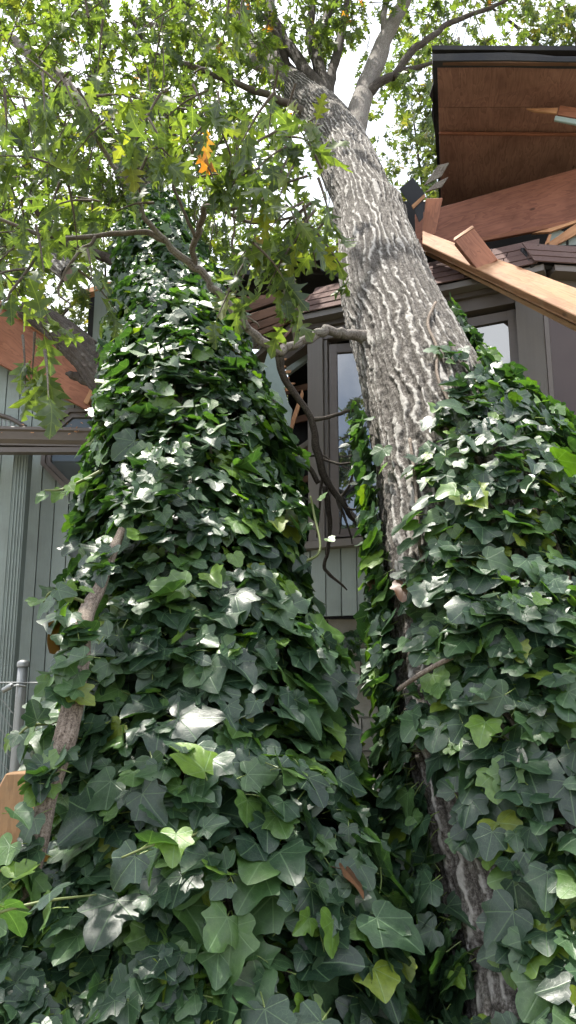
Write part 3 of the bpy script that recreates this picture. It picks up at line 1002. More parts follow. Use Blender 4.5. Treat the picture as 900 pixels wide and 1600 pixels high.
for k, (q, lab) in enumerate(((((662, 290), (684, 258), (702, 254), (690, 275)), 'upper pointed lichen-grey bark shard beside the roof corner'),
                              (((664, 300), (682, 285), (701, 276), (690, 292)), 'lower pointed lichen-grey bark shard beside the roof corner'))):
    thing_slab('bark_shard', [P(u, v, 4.8 - 0.03 * k) for u, v in q], 0.012, M['bark_smooth'], lab, 'bark shard', 0.001)
# torn wall piece at the right edge above the bay roof
wf = empty('wall_fragment', tuple(P(885, 385, 5.0)), label='torn grey-green siding fragment with split pale wood at right edge above shingles', cat='wall piece')
for k, (a, b, t) in enumerate(((859, 885, 360), (888, 912, 362), (914, 940, 358))):
    slab('siding_plank', [P(a, 396, 5.0), P(a + 1, t + RNG.uniform(0, 3), 5.0), P((a + b) / 2, t - 2, 5.0), P(b - 1, t + 3, 5.0), P(b, 396, 5.0)], 0.012, M['siding'], wf, 0.001)
for q in (((838, 392), (902, 348), (940, 336), (940, 345), (845, 396)), ((832, 364), (868, 354), (905, 342), (905, 346), (860, 362)), ((850, 385), (858, 366), (862, 366), (856, 388))):
    slab('splinter', [P(u, v, 4.96) for u, v in q], 0.025, M['splinter'], wf, 0.001)

# ------------------------------------------------------------------ fences at lower left
fence = empty('chain_link_fence', tuple(P(33, 1400, 3.6)), label='galvanised chain-link fence with capped corner post at left edge', cat='fence')
pb = P(36, 1040, 3.6)
tube('post', [(pb[0] - 0.02, 3.6, -0.1, 0.022), (pb[0] - 0.012, 3.6, 0.6, 0.022), (pb[0], 3.6, pb[2], 0.022)], M['metal'], fence, n=16, wob=0)
tube('post_cap', [(pb[0], 3.6, pb[2] - 0.005, 0.027), (pb[0], 3.6, pb[2] + 0.012, 0.026), (pb[0], 3.6, pb[2] + 0.022, 0.018), (pb[0], 3.6, pb[2] + 0.026, 0.003)], M['metal'], fence, n=16, wob=0)
c = P(33, 1072, 3.6)
tube('clamp', [(c[0] - 0.07, 3.57, c[2] - 0.02, 0.011), (c[0] - 0.035, 3.57, c[2] + 0.0, 0.013), (c[0] - 0.028, 3.57, c[2], 0.006)], M['metal'], fence, n=10, wob=0)
tube('tension_band', [(c[0] - 0.03, 3.57, c[2], 0.004), (c[0], 3.572, c[2] + 0.004, 0.004), (c[0] + 0.03, 3.58, c[2], 0.004)], M['metal'], fence, n=8, wob=0)
tube('tension_wire', [(-2.2, 3.6, c[2] + 0.01, 0.003), (c[0], 3.575, c[2] + 0.015, 0.003), (c[0] + 0.12, 3.6, c[2] + 0.01, 0.003)], M['metal'], fence, n=6, wob=0)
wv, wf_ = [], []
top_z = P(20, 1092, 3.6)[2]
k = 0
for sgn in (1, -1):
    for i in range(-20, 40):
        zz = np.linspace(0.0, top_z, 26)
        xs = pb[0] - 0.03 - ((i * 0.055 + sgn * zz * 0.9) % 1.1)
        brk = np.where(np.abs(np.diff(xs)) > 0.3)[0]
        for seg in np.split(np.arange(26), brk + 1):
            if len(seg) < 2 or i % 20 != i:
                continue
            pth = np.stack((xs[seg], 3.6 + 0.004 * sgn * np.cos(zz[seg] * 57), zz[seg]), -1)
            V, F, uvv, _ = tube_arrays(pth, np.full(len(seg), 0.0016), 4)
            wv.append(V)
            wf_.append(F + k)
            k += len(V)
tag(link('wire_mesh', fast_mesh('wire_mesh', np.vstack(wv), np.vstack(wf_)), M['metal'], fence), kind='stuff')

# dog-eared cedar picket close by
pk = [P(u, v, 2.3) for u, v in ((-75, 1235), (-45, 1208), (9, 1206), (60, 1202))]
pz = pk[2][2]
xr, xa_ = pk[3][0], P(-6, 1232, 2.3)[0]
pic = slab('fence_post', [(xa_, 2.3, -0.1), (xr, 2.3, -0.1), (xr, 2.3, pz), (pk[2][0], 2.3, pz - 0.004), (xa_, 2.3, pz - 0.05)][::1], 0.06, M['cedar_post'], None, 0.004)
me = pic.data
for lp in me.loops:
    co = me.vertices[lp.vertex_index].co
    me.uv_layers['UVMap'].data[lp.index].uv = (co.z + 3, co.x + co.y * 0.7)
pic.rotation_euler = (0, 0, 0)
tag(pic, 'tan cedar fence post with clipped corner at lower left beside ivy', 'fence post')

# ------------------------------------------------------------------ trunks
def trunk_mesh(name, rows, n, nring, mat, parent, ridges, depth_rel, seed, upper_v=330):
    pts = np.array([(*D(u, v, d), r * d / FPX) for u, v, d, r in rows])
    p = spline(pts, 4000)
    dd = np.linalg.norm(np.diff(p[:, :3], axis=0), axis=1)
    vdep = proj(p[:, :3])[2]
    w = np.concatenate(([0], np.cumsum(dd / np.maximum(vdep[:-1], 1.0))))
    k = np.interp(np.linspace(0, w[-1], nring), w, np.arange(4000))
    i0 = np.floor(k).astype(int).clip(0, 3998)
    f = (k - i0)[:, None]
    p = p[i0] * (1 - f) + p[i0 + 1] * f
    path, rad = p[:, :3], p[:, 3]
    q = np.linspace(0, 1, n, endpoint=False)
    th = np.interp(q, [0, 0.03, 0.80, 1.0], [0, 0.0, 0.58, 1.0])
    th = np.where(q < 0.80, q / 0.80 * 0.58, th)          # finer where the trunk faces the garden
    th = (th - 0.04)
    V, F, uv, (e1, e2, T, s) = tube_arrays(path, rad, n, th=th * 2 * np.pi)
    th = (th % 1.0)[None]
    S = s[:, None] + np.zeros((1, n))
    big = (vnoise(th * 5, S * 1.1, seed, 5) - 0.5) * 0.10 + (vnoise(th * 9, S * 2.6, seed + 1, 9) - 0.5) * 0.04
    wgt = np.ones_like(S)
    nn = lambda a, b, sd: vnoise(th * a, S * b, seed + sd, a) - 0.5
    ph = th * ridges + 1.5 * nn(max(3, ridges // 4), 2.2, 2) + 0.8 * nn(ridges, 7.0, 3) + 0.35 * nn(ridges * 2, 24.0, 8)
    tri = 1 - np.abs(2 * (ph - np.floor(ph)) - 1)
    brk = vnoise(np.floor(ph) * 1.7 + 0.5, S * 3.6, seed + 4)
    fine = vnoise(th * ridges * 3, S * 36, seed + 6, ridges * 3)
    fine2 = vnoise(th * ridges * 6, S * 110, seed + 7, ridges * 6)
    wid = 0.30 * (brk - 0.66)
    pale = sstep(0.74 - wid, 0.80 - wid, tri + (fine - 0.5) * 0.45 + (fine2 - 0.5) * 0.25) * sstep(0.30, 0.42, brk + (fine - 0.5) * 0.3) * (0.65 + 0.35 * fine2)
    ridge = sstep(0.1, 0.7, tri)
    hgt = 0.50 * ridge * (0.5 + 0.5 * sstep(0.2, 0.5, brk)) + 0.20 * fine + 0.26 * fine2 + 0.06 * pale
    h = big * rad[:, None] + (hgt - 0.5) * depth_rel * np.minimum(rad, 0.3)[:, None]
    nrm = unit(V.reshape(nring, n, 3) - path[:, None])
    V = (V.reshape(nring, n, 3) + nrm * h[..., None]).reshape(-1, 3)
    uv2 = np.stack((S, th * 2 * np.pi * np.mean(rad) + 0 * S), -1).reshape(-1, 2)
    me = fast_mesh(name, V, F, uv2, {'pale': pale.ravel(), 'hgt': hgt.ravel()})
    return link(name, me, mat, parent), (path, rad, e1, e2, T, s)


oak_r = empty('oak_tree', tuple(D(980, 1750, 1.75)), label='leaning oak with pale-streaked bare bark on the right, resting on the bay', cat='tree')
rows_r = [(1004, 1780, 1.88, 290), (958, 1600, 2.05, 236), (930, 1500, 2.16, 220), (852, 1300, 2.38, 188), (784, 1100, 2.68, 158), (738, 900, 3.02, 130),
          (684, 680, 3.54, 103), (640, 550, 4.0, 84), (606, 455, 4.5, 73), (598, 420, 4.7, 68), (584, 362, 5.1, 55), (577, 338, 5.3, 57), (573, 326, 5.4, 48), (560, 296, 5.7, 45),
          (537, 240, 6.6, 43), (514, 196, 7.3, 37), (490, 165, 7.9, 31), (466, 139, 8.3, 25), (448, 121, 8.6, 15)]
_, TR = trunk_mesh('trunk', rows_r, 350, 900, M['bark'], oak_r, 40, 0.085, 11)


def limb(rows, mat='bark_smooth', parent=None, n=14, name='limb', jitter=0.012, seed=None, samples=None):
    return ptube(name, rows, M[mat], parent, n=n, wob=0.12, jitter=jitter, seed=seed or random.randint(1, 9999), samples=samples)


limb([(498, 175, 7.75, 22), (465, 138, 8.3, 23), (430, 105, 8.9, 20), (400, 78, 9.5, 16), (375, 45, 10, 12), (362, 0, 10.5, 10), (350, -60, 11, 8)], parent=oak_r, n=24)
limb([(538, 262, 6.5, 20), (549, 228, 6.75, 23), (557, 198, 7.0, 18), (566, 155, 7.4, 16), (580, 115, 7.8, 14.5), (600, 65, 8.3, 12.5), (625, 15, 8.8, 10), (655, -50, 9.4, 10)], parent=oak_r, n=24)
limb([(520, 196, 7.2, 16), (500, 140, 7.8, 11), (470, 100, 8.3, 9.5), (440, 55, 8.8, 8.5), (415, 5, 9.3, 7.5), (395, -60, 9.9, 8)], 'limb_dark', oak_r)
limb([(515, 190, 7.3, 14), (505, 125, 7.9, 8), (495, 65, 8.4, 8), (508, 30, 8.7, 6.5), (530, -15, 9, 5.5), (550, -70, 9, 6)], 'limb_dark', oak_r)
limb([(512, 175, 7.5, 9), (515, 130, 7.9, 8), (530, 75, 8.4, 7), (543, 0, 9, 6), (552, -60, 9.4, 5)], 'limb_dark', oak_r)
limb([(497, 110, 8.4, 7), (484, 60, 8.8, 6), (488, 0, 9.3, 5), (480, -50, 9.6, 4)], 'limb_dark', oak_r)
limb([(428, 100, 8.9, 16), (428, 60, 9.2, 11), (420, 10, 9.6, 10), (430, -50, 10, 9)], parent=oak_r)
limb([(410, 105, 9.1, 9), (370, 88, 9.3, 8), (330, 68, 9.4, 7), (285, 50, 9.5, 6), (240, 40, 9.5, 5), (190, 20, 9.6, 3)], parent=oak_r)
limb([(486, 182, 7.5, 8), (440, 158, 7.6, 6), (380, 135, 7.6, 5), (320, 112, 7.5, 4.5), (255, 88, 7.3, 4), (180, 66, 7.2, 3), (120, 20, 7.1, 2)], 'twig', oak_r)
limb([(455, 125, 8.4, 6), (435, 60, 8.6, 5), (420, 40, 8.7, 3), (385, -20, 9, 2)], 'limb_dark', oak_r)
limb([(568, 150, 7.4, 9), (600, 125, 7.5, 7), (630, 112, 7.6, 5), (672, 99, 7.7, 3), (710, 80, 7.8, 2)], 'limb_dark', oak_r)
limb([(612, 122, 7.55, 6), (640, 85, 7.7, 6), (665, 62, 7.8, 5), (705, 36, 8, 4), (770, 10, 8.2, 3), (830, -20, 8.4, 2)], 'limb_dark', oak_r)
limb([(600, 66, 8.3, 5), (600, 30, 8.5, 5), (606, -20, 8.8, 4)], parent=oak_r)

# the branch torn down across the bay, with its dead twigs
limb([(572, 528, 3.9, 12), (550, 523, 3.85, 8.5), (530, 521, 3.82, 7), (510, 517, 3.8, 7.5), (490, 525, 3.77, 6.5), (470, 533, 3.75, 6.5), (450, 543, 3.73, 7), (433, 547, 3.72, 8), (398, 522, 3.7, 6.5), (378, 500, 3.67, 6.5), (352, 472, 3.65, 6), (330, 445, 3.6, 6.2), (312, 426, 3.6, 5.6), (285, 402, 3.55, 5.5),
      (252, 370, 3.5, 4.5), (228, 338, 3.45, 4), (205, 290, 3.4, 3.5), (170, 248, 3.35, 3.5), (130, 180, 3.3, 3), (110, 120, 3.3, 2)], 'bark_smooth', oak_r, n=16, jitter=0.012, name='fallen_branch', samples=150)
limb([(434, 548, 3.73, 7), (443, 585, 3.75, 6), (460, 615, 3.78, 5.5), (487, 655, 3.8, 5), (495, 700, 3.82, 6), (508, 745, 3.84, 6), (545, 802, 3.85, 4), (562, 826, 3.86, 2)], 'limb_dark', oak_r, n=10, jitter=0.005, name='dead_branch')
for rws in ([(487, 656, 3.8, 4), (515, 652, 3.78, 3), (538, 644, 3.76, 3), (560, 640, 3.75, 2)],
            [(508, 760, 3.84, 5), (515, 810, 3.85, 4), (512, 860, 3.85, 3), (508, 890, 3.85, 3), (530, 910, 3.84, 2), (542, 922, 3.84, 1)],
            [(440, 680, 3.9, 3), (462, 700, 3.88, 4), (478, 722, 3.86, 4), (498, 755, 3.85, 4)],
            [(505, 742, 3.84, 3), (500, 780, 3.84, 2), (495, 840, 3.84, 1.2)],
            [(500, 715, 3.83, 2), (530, 725, 3.8, 2), (560, 722, 3.8, 1)],
            [(530, 780, 3.85, 2.5), (545, 760, 3.84, 2), (552, 735, 3.83, 1)],
            [(525, 775, 3.85, 2.5), (540, 812, 3.83, 2), (550, 850, 3.82, 1)],
            [(520, 765, 3.85, 2), (532, 800, 3.82, 1.5), (530, 835, 3.82, 1)],
            [(470, 714, 3.87, 2), (500, 712, 3.84, 1.5), (520, 722, 3.82, 1)],
            [(538, 792, 3.84, 2), (558, 796, 3.83, 1.6), (572, 780, 3.82, 1)],
            [(432, 640, 3.95, 3), (440, 676, 3.9, 3), (452, 700, 3.9, 2), (450, 740, 3.9, 1)]):
    limb(rws, 'limb_dark', oak_r, n=7, jitter=0.004, name='dead_twig')
for rws in ([(258, 376, 3.5, 5), (220, 362, 3.5, 4.5), (160, 368, 3.48, 4), (95, 372, 3.45, 3.5), (40, 358, 3.4, 3), (-30, 330, 3.4, 2)],
            [(302, 418, 3.58, 5), (304, 380, 3.52, 5), (316, 345, 3.48, 5), (320, 322, 3.4, 3.5), (350, 330, 3.35, 3), (400, 350, 3.3, 2.5), (470, 338, 3.2, 2)],
            [(318, 330, 3.42, 3), (345, 290, 3.4, 2.6), (375, 250, 3.35, 2.4), (410, 215, 3.3, 2), (470, 190, 3.3, 1.5)],
            [(305, 370, 3.5, 3), (280, 320, 3.45, 2.4), (265, 260, 3.4, 2), (255, 200, 3.35, 1.5), (240, 150, 3.3, 1)],
            [(205, 290, 3.4, 3), (230, 250, 3.35, 2), (260, 220, 3.3, 1.5), (300, 190, 3.3, 1)],
            [(348, 468, 3.64, 3), (362, 440, 3.62, 2.6), (367, 415, 3.6, 2.4), (364, 370, 3.58, 2), (368, 300, 3.5, 1.5)],
            [(459, 540, 3.75, 2.5), (457, 500, 3.74, 2.4), (461, 470, 3.73, 2), (456, 430, 3.72, 1.5)],
            [(355, 475, 3.66, 2.4), (385, 492, 3.66, 2), (405, 512, 3.66, 1.4)],
            [(330, 325, 3.4, 3), (400, 320, 3.35, 2.4), (440, 270, 3.3, 2), (460, 230, 3.3, 1.4)],
            [(95, 372, 3.45, 3), (60, 400, 3.4, 2.5), (20, 450, 3.35, 2), (0, 480, 3.3, 1.5)],
            [(150, 368, 3.48, 3), (120, 400, 3.4, 2.4), (90, 450, 3.35, 2), (110, 480, 3.3, 1.4)],
            [(130, 180, 3.3, 2.4), (90, 130, 3.3, 2), (40, 90, 3.3, 1.4)]):
    limb(rws, 'twig', oak_r, n=8, jitter=0.008, name='twig')

oak_l = empty('oak_tree', tuple(D(330, 1750, 1.45)), label='leaning oak on the left whose lower trunk is wrapped in ivy', cat='tree')
rows_l = [(345, 1800, 1.98, 250), (335, 1600, 2.15, 210), (325, 1400, 2.4, 180), (312, 1200, 2.7, 150), (305, 1000, 3.05, 125), (300, 800, 3.5, 100),
          (285, 600, 4.3, 72), (262, 460, 5.2, 50), (248, 380, 5.8, 40), (230, 315, 6.4, 30), (205, 270, 6.9, 25)]
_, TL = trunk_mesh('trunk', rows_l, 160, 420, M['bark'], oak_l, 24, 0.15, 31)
limb([(215, 285, 6.7, 24), (190, 250, 7.0, 17), (165, 222, 7.3, 13), (130, 175, 7.7, 12), (95, 125, 8.1, 11), (60, 95, 8.4, 10), (20, 60, 8.8, 8), (-40, 20, 9.2, 6)], parent=oak_l, n=18)
limb([(195, 252, 7.0, 10), (150, 190, 7.3, 7), (140, 130, 7.5, 5), (165, 60, 7.8, 4), (160, 0, 8, 3)], 'limb_dark', oak_l)
limb([(215, 290, 6.6, 10), (255, 230, 6.9, 7), (262, 160, 7.2, 5), (240, 90, 7.5, 4), (200, 20, 7.8, 3)], 'limb_dark', oak_l)
trunk_mesh('limb', [(225, 650, 4.3, 34), (192, 618, 4.42, 31), (165, 592, 4.55, 28), (140, 560, 4.7, 26), (112, 533, 4.8, 24), (80, 506, 4.9, 20), (40, 484, 5.0, 16)], 90, 130, M['limb_dark'], oak_l, 18, 0.2, 51)  # dark bark stands in for the shadow on this limb
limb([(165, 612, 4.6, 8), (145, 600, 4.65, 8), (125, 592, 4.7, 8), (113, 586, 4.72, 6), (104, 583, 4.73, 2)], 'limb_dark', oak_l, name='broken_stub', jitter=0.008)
limb([(196, 440, 5.4, 6), (186, 412, 5.45, 9), (168, 404, 5.5, 8), (140, 392, 5.5, 7), (100, 378, 5.6, 6), (60, 330, 5.7, 5), (40, 290, 5.8, 4)], 'limb_dark', oak_l)
limb([(252, 470, 4.8, 4), (258, 490, 4.75, 4), (272, 500, 4.7, 4), (300, 520, 4.65, 3), (320, 540, 4.6, 3)], 'stick', oak_l, n=7, name='dead_twig')

# sawn log resting on the wing roof
log = empty('log', tuple(D(98, 430, 5.1)), label='short bark-covered log with sawn end lying on the wing roof', cat='log')
trunk_mesh('bark', [(110, 430, 5.15, 15), (100, 420, 5.3, 15.5), (88, 410, 5.55, 15), (72, 400, 5.9, 14)], 70, 60, M['bark'], log, 14, 0.2, 61)
lp = [D(110.8 + 14 * math.cos(a), 430.6 + 14 * math.sin(a), 5.14) for a in np.linspace(0, 2 * np.pi, 14, endpoint=False)]
slab('sawn_end', lp, 0.01, M['endgrain'], log, 0.001)

# dead stem leaning on the ivy
stem_rows = [(28, 1420, 1.90, 20), (52, 1340, 1.97, 17), (76, 1240, 2.04, 15), (100, 1165, 2.10, 19), (112, 1110, 2.16, 18), (126, 1040, 2.27, 14), (136, 960, 2.41, 13), (156, 915, 2.52, 9), (170, 870, 2.64, 9), (190, 828, 2.76, 6)]
stem = empty('dead_stem', tuple(D(28, 1420, 1.74)), label='bare brown woody stem leaning up the left side of the ivy', cat='stem')
limb(stem_rows, 'stick', stem, n=28, name='stalk', jitter=0.005, samples=40)

# ------------------------------------------------------------------ leaf shapes
def ivy_template(seed, rings):
    r = np.random.default_rng(seed)
    half = np.array([(0.0, 0.0), (0.10, -0.14), (0.25, -0.20), (0.41, -0.15), (0.49, -0.01), (0.49, 0.12), (0.58, 0.30), (0.51, 0.40), (0.37, 0.49), (0.31, 0.60), (0.20, 0.80), (0.0, 0.96)])
    half = half * np.array((1.0 + r.uniform(-0.12, 0.14), 1.0))
    sin = r.uniform(0.0, 0.10)
    half[5, 0] -= sin * 0.8
    half[8] += np.array((-0.6, -0.3)) * r.uniform(-0.05, 0.16)
    half[6] += np.array((0.5, -0.3)) * r.uniform(-0.14, 0.10)
    left = half[1:-1][::-1] * np.array((-1, 1))
    left = left * (1 + r.uniform(-0.06, 0.06, (len(left), 1)))
    out = np.vstack((half, left))                     # around
    if rings == 3:                                    # softened outline for the leaves that show largest
        k = len(out)
        p = np.vstack((out[-1:], out, out[:2]))
        a, b, c, d = p[:-3], p[1:-2], p[2:-1], p[3:]
        mid = (-a + 9 * b + 9 * c - d) / 16
        out = np.stack((out, mid + r.normal(0, 0.006, mid.shape)), 1).reshape(-1, 2)
        rings = 2
    k = len(out)
    V = [(0.0, 0.03)]
    for f in ([1.0] if rings == 1 else [0.55, 1.0]):
        V += [tuple(np.array((0, 0.03)) * (1 - f) + o * f) for o in out]
    F = [(0, 1 + i, 1 + (i + 1) % k) for i in range(k)]
    if rings == 2:
        for i in range(k):
            a, b, c, d = 1 + i, 1 + (i + 1) % k, 1 + k + (i + 1) % k, 1 + k + i
            F += [(a, d, c), (a, c, b)]
    V = np.array(V)
    x, y = V[:, 0], V[:, 1]
    rr = np.hypot(x, y)
    cup, fold, dro = r.uniform(-0.25, 0.25), r.uniform(-0.02, 0.20), r.uniform(0.0, 0.24)
    if seed % 5 == 3:
        fold += 0.30
    z = fold * np.abs(x) - dro * y * np.abs(y) + cup * x * x + 0.05 * np.sin(r.uniform(5, 9) * x + r.uniform(0, 6)) * rr + 0.05 * np.sin(r.uniform(5, 9) * y + r.uniform(0, 6)) * rr
    V3 = np.column_stack((x, y, z))
    uv = V.copy()
    if rings == 1:
        return V3, np.array(F), uv
    # stalk: a thin three-sided strip bending back behind the blade
    n0 = len(V3)
    L = r.uniform(0.5, 0.9)
    sx = r.uniform(-0.25, 0.25)
    pts = [np.array((0, 0.03, 0)), np.array((sx * 0.4, -0.22 * L, -0.10)), np.array((sx, -0.50 * L, -0.36 * L))]
    for i, q in enumerate(pts):
        w = 0.017
        V3 = np.vstack((V3, q + (-w, 0, 0), q + (w, 0, 0.0), q + (0, 0, -2 * w)))
        uv = np.vstack((uv, np.full((3, 2), 2.0)))
    for i in range(2):
        a = n0 + 3 * i
        for j in range(3):
            p, q = a + j, a + (j + 1) % 3
            F += [(p, q, q + 3), (p, q + 3, p + 3)]
    V3 -= pts[2] * 0.0
    return V3, np.array(F), uv


def oak_template(seed, far=False):
    r = np.random.default_rng(seed)
    o = [(0, 0), (.05, .10), (.27, .21), (.08, .30), (.30, .45), (.43, .57), (.23, .55), (.09, .575), (.31, .81), (.08, .78), (.15, .95), (0, 1.06)]
    mid = [(0, .0), (0, .2), (0, .42), (0, .66), (0, .86)]
    T = [('m0', 1, 'm1'), (1, 2, 3), (1, 3, 'm1'), ('m1', 3, 'm2'), (3, 4, 6), (4, 5, 6), (3, 6, 7), ('m2', 3, 7), ('m2', 7, 'm3'), (7, 8, 9), ('m3', 7, 9), ('m3', 9, 'm4'), (9, 10, 11), ('m4', 9, 11)]
    if far:
        T = [('m0', 2, 'm1'), ('m1', 3, 'm2'), ('m2', 3, 5), ('m2', 5, 'm3'), ('m3', 9, 'm4'), ('m3', 7, 8), ('m4', 9, 11)]
    wid = r.uniform(0.85, 1.15)
    V, F = list(mid), []
    for sgn in (1, -1):
        b = len(V)
        V += [(sgn * x * wid * (1 + r.uniform(-.12, .12)), y + r.uniform(-.02, .02)) for x, y in o]
        g = lambda k: int(k[1]) if isinstance(k, str) else b + k
        for t in T:
            f = tuple(g(k) for k in t)
            F.append(f if sgn > 0 else f[::-1])
    V = np.array(V)
    x, y = V[:, 0], V[:, 1]
    z = r.uniform(-0.15, 0.45) * np.abs(x) - r.uniform(0.0, 0.45) * y * y + r.uniform(-0.3, 0.3) * x * y + 0.06 * np.sin(9 * x + 5 * y + r.uniform(0, 6))
    V3 = np.column_stack((x, y, z))
    uv = V.copy()
    n0 = len(V3)
    L = 0.32
    V3 = np.vstack((V3, (0.012, 0, 0), (-0.012, 0, 0), (0, -L, 0.03)))
    uv = np.vstack((uv, np.zeros((3, 2))))
    F.append((n0, n0 + 1, n0 + 2))
    return V3, np.array(F), uv


IVY_NEAR = [ivy_template(s, 2) for s in range(12)]
IVY_FAR = [ivy_template(s, 1) for s in range(12)]
IVY_FINE = [ivy_template(s, 3) for s in range(24)]
OAK_NEAR = [oak_template(s) for s in range(10)]
OAK_FAR = [oak_template(s, True) for s in range(8)]


class Leaves:
    def __init__(self, pos, tip, nrm, size, rnd=None):
        self.pos, self.size = np.asarray(pos, float), np.asarray(size, float)
        y = unit(np.asarray(tip, float))
        z = np.asarray(nrm, float)
        z = unit(z - y * (z * y).sum(1, keepdims=True))
        self.x, self.y, self.z = np.cross(y, z), y, z
        n = len(self.pos)
        self.rnd = RNG.random(n) if rnd is None else rnd
        self.var = RNG.integers(0, 1000, n)

    def take(self, m):
        o = Leaves.__new__(Leaves)
        for k, v in self.__dict__.items():
            setattr(o, k, v[m])
        return o


def leaf_mass(name, L, temps, mat, parent=None, kind='stuff'):
    Vs, Fs, Us, Rs = [], [], [], []
    off = 0
    for t, (tv, tf, tu) in enumerate(temps):
        m = np.where(L.var % len(temps) == t)[0]
        if not len(m):
            continue
        s = L.size[m][:, None, None]
        V = L.pos[m][:, None] + s * (tv[None, :, :1] * L.x[m][:, None] + tv[None, :, 1:2] * L.y[m][:, None] + tv[None, :, 2:] * L.z[m][:, None])
        k = len(tv)
        F = tf[None] + (np.arange(len(m)) * k)[:, None, None] + off
        Vs.append(V.reshape(-1, 3)); Fs.append(F.reshape(-1, 3)); Us.append(np.tile(tu, (len(m), 1))); Rs.append(np.repeat(L.rnd[m], k))
        off += len(m) * k
    me = fast_mesh(name, np.vstack(Vs), np.vstack(Fs), np.vstack(Us), {'rnd': np.concatenate(Rs)})
    o = link(name, me, mat, parent)
    if kind:
        tag(o, kind=kind)
    return o


_tm = {}


def leaf_objects(L, temps, mat, parent, name='leaf'):
    inv = parent.matrix_basis.inverted()
    for i in range(len(L.pos)):
        t = int(L.var[i] % len(temps))
        key = (id(temps), t)
        if key not in _tm:
            tv, tf, tu = temps[t]
            me = fast_mesh(name, tv, tf, tu, {'rnd': np.zeros(len(tv))})
            me.materials.append(mat)
            _tm[key] = me
        o = bpy.data.objects.new(name, _tm[key])
        s = L.size[i]
        m = Matrix([(*(np.array((L.x[i][r], L.y[i][r], L.z[i][r])) * s), L.pos[i][r]) for r in range(3)] + [(0, 0, 0, 1)])
        o.parent = parent
        o.matrix_parent_inverse = inv
        o.matrix_basis = m
        COL.objects.link(o)


REG = []          # (Leaves, templates near, templates far, material, parent, near limit, name)


def register(L, near, far, mat, parent, name='leaf', lim=2.6, count=300):
    REG.append((L, near, far, mat, parent, name, lim, count))


# ------------------------------------------------------------------ ivy
DOWN = np.array((0, 0, -1.0))
UP = np.array((0, 0, 1.0))
VIEW = np.array((0, -1.0, 0.0))


def surf(T, sp, th):
    path, rad, e1, e2, tt, s = T
    f = np.clip(sp, 0, 1) * (len(path) - 1)
    i = np.floor(f).astype(int).clip(0, len(path) - 2)
    f = (f - i)[:, None]
    lp_ = lambda a: a[i] * (1 - f) + a[i + 1] * f
    c, r = lp_(path), (rad[i] * (1 - f[:, 0]) + rad[i + 1] * f[:, 0])
    n = unit(lp_(e1) * np.cos(th)[:, None] + lp_(e2) * np.sin(th)[:, None])
    return c, r, n, lp_(tt)


def ivy_orient(n, outw=0.75, upw=0.65, rnd=0.34):
    k = len(n)
    upw = np.reshape(upw, (-1, 1))
    g = RNG.normal(0, 1, (k, 3))
    z = unit(n * outw + UP * upw + g * rnd)
    tip = unit(DOWN * 1.0 + n * 0.30 + RNG.normal(0, 0.62, (k, 3)))
    tip = unit(tip - z * (tip * z).sum(1, keepdims=True))
    return tip, z


def len_param(T, N):
    """parameters spread evenly over real length"""
    s = T[5]
    return np.interp(RNG.random(N) * s[-1], s, np.linspace(0, 1, len(s)))


ivy_l = empty('ivy', tuple(D(330, 1720, 1.45)), label='dense ivy wrapping the left leaning trunk up to the broken roof', cat='ivy')
ivy_r = empty('ivy', tuple(D(960, 1720, 1.7)), label='ivy on the right leaning trunk, leaving a strip of bark bare', cat='ivy')
ivy_m = empty('ivy', (0.45, 3.2, 0), label='shaded ivy low between the two trunks against the block foundation', cat='ivy')

N = 17500
sp = len_param(TL, N)
th = RNG.uniform(-0.9, np.pi + 0.9, N)
c, r, n, t = surf(TL, sp, th)
u, v, d = proj(c)
# envelope radius in metres, read off the outline of the ivy
env = np.interp(v, [330, 380, 440, 500, 600, 700, 800, 1000, 1200, 1400, 1700], [0.23, 0.285, 0.33, 0.37, 0.40, 0.43, 0.47, 0.48, 0.52, 0.55, 0.53])
lump = (vnoise(th * 1.7, v / 80.0, 71) - 0.5) * 0.30 + (vnoise(th * 4, v / 26.0, 72) - 0.5) * 0.09
layer = RNG.random(N) ** 1.6
rr = env * (1 + lump) - layer * np.interp(v, [500, 1000], [0.14, 0.20])
pos = c + n * rr[:, None]
size = np.interp(v, [350, 600, 900, 1200, 1700], [0.050, 0.060, 0.072, 0.076, 0.081]) * np.clip(RNG.lognormal(-0.02, 0.36, N), 0.45, 1.9)
keep = v > 352 + RNG.normal(0, 12, N)
tip, z = ivy_orient(n, upw=np.interp(v, [400, 700, 1000], [0.12, 0.36, 0.50]))
Ll = Leaves(pos, tip, z, size).take(keep)
# shoots that reach to the left edge and down over the picket
N = 2000
uu = RNG.uniform(-60, 330, N); vv = RNG.uniform(1130, 1640, N)
lim = np.interp(vv, [1130, 1200, 1250, 1330, 1380, 1420, 1700], [60, 95, 95, 80, 10, -60, -80])
ok = uu > lim
dep = np.interp(vv, [1130, 1640], [2.35, 1.62]) + RNG.uniform(0, 0.16, N) + (vnoise(uu / 60, vv / 60, 5) - 0.5) * 0.14
pos = np.array([D(a, b, k) for a, b, k in zip(uu, vv, dep)])
nn = unit(np.tile((-0.35, -0.8, 0.45), (N, 1)) + RNG.normal(0, 0.25, (N, 3)))
tip, z = ivy_orient(nn)
Lx = Leaves(pos, tip, z, RNG.uniform(0.055, 0.098, N)).take(ok)
for k in Ll.__dict__:
    setattr(Ll, k, np.concatenate((getattr(Ll, k), getattr(Lx, k))))
register(Ll, IVY_NEAR, IVY_FAR, M['ivy'], ivy_l, lim=2.7)

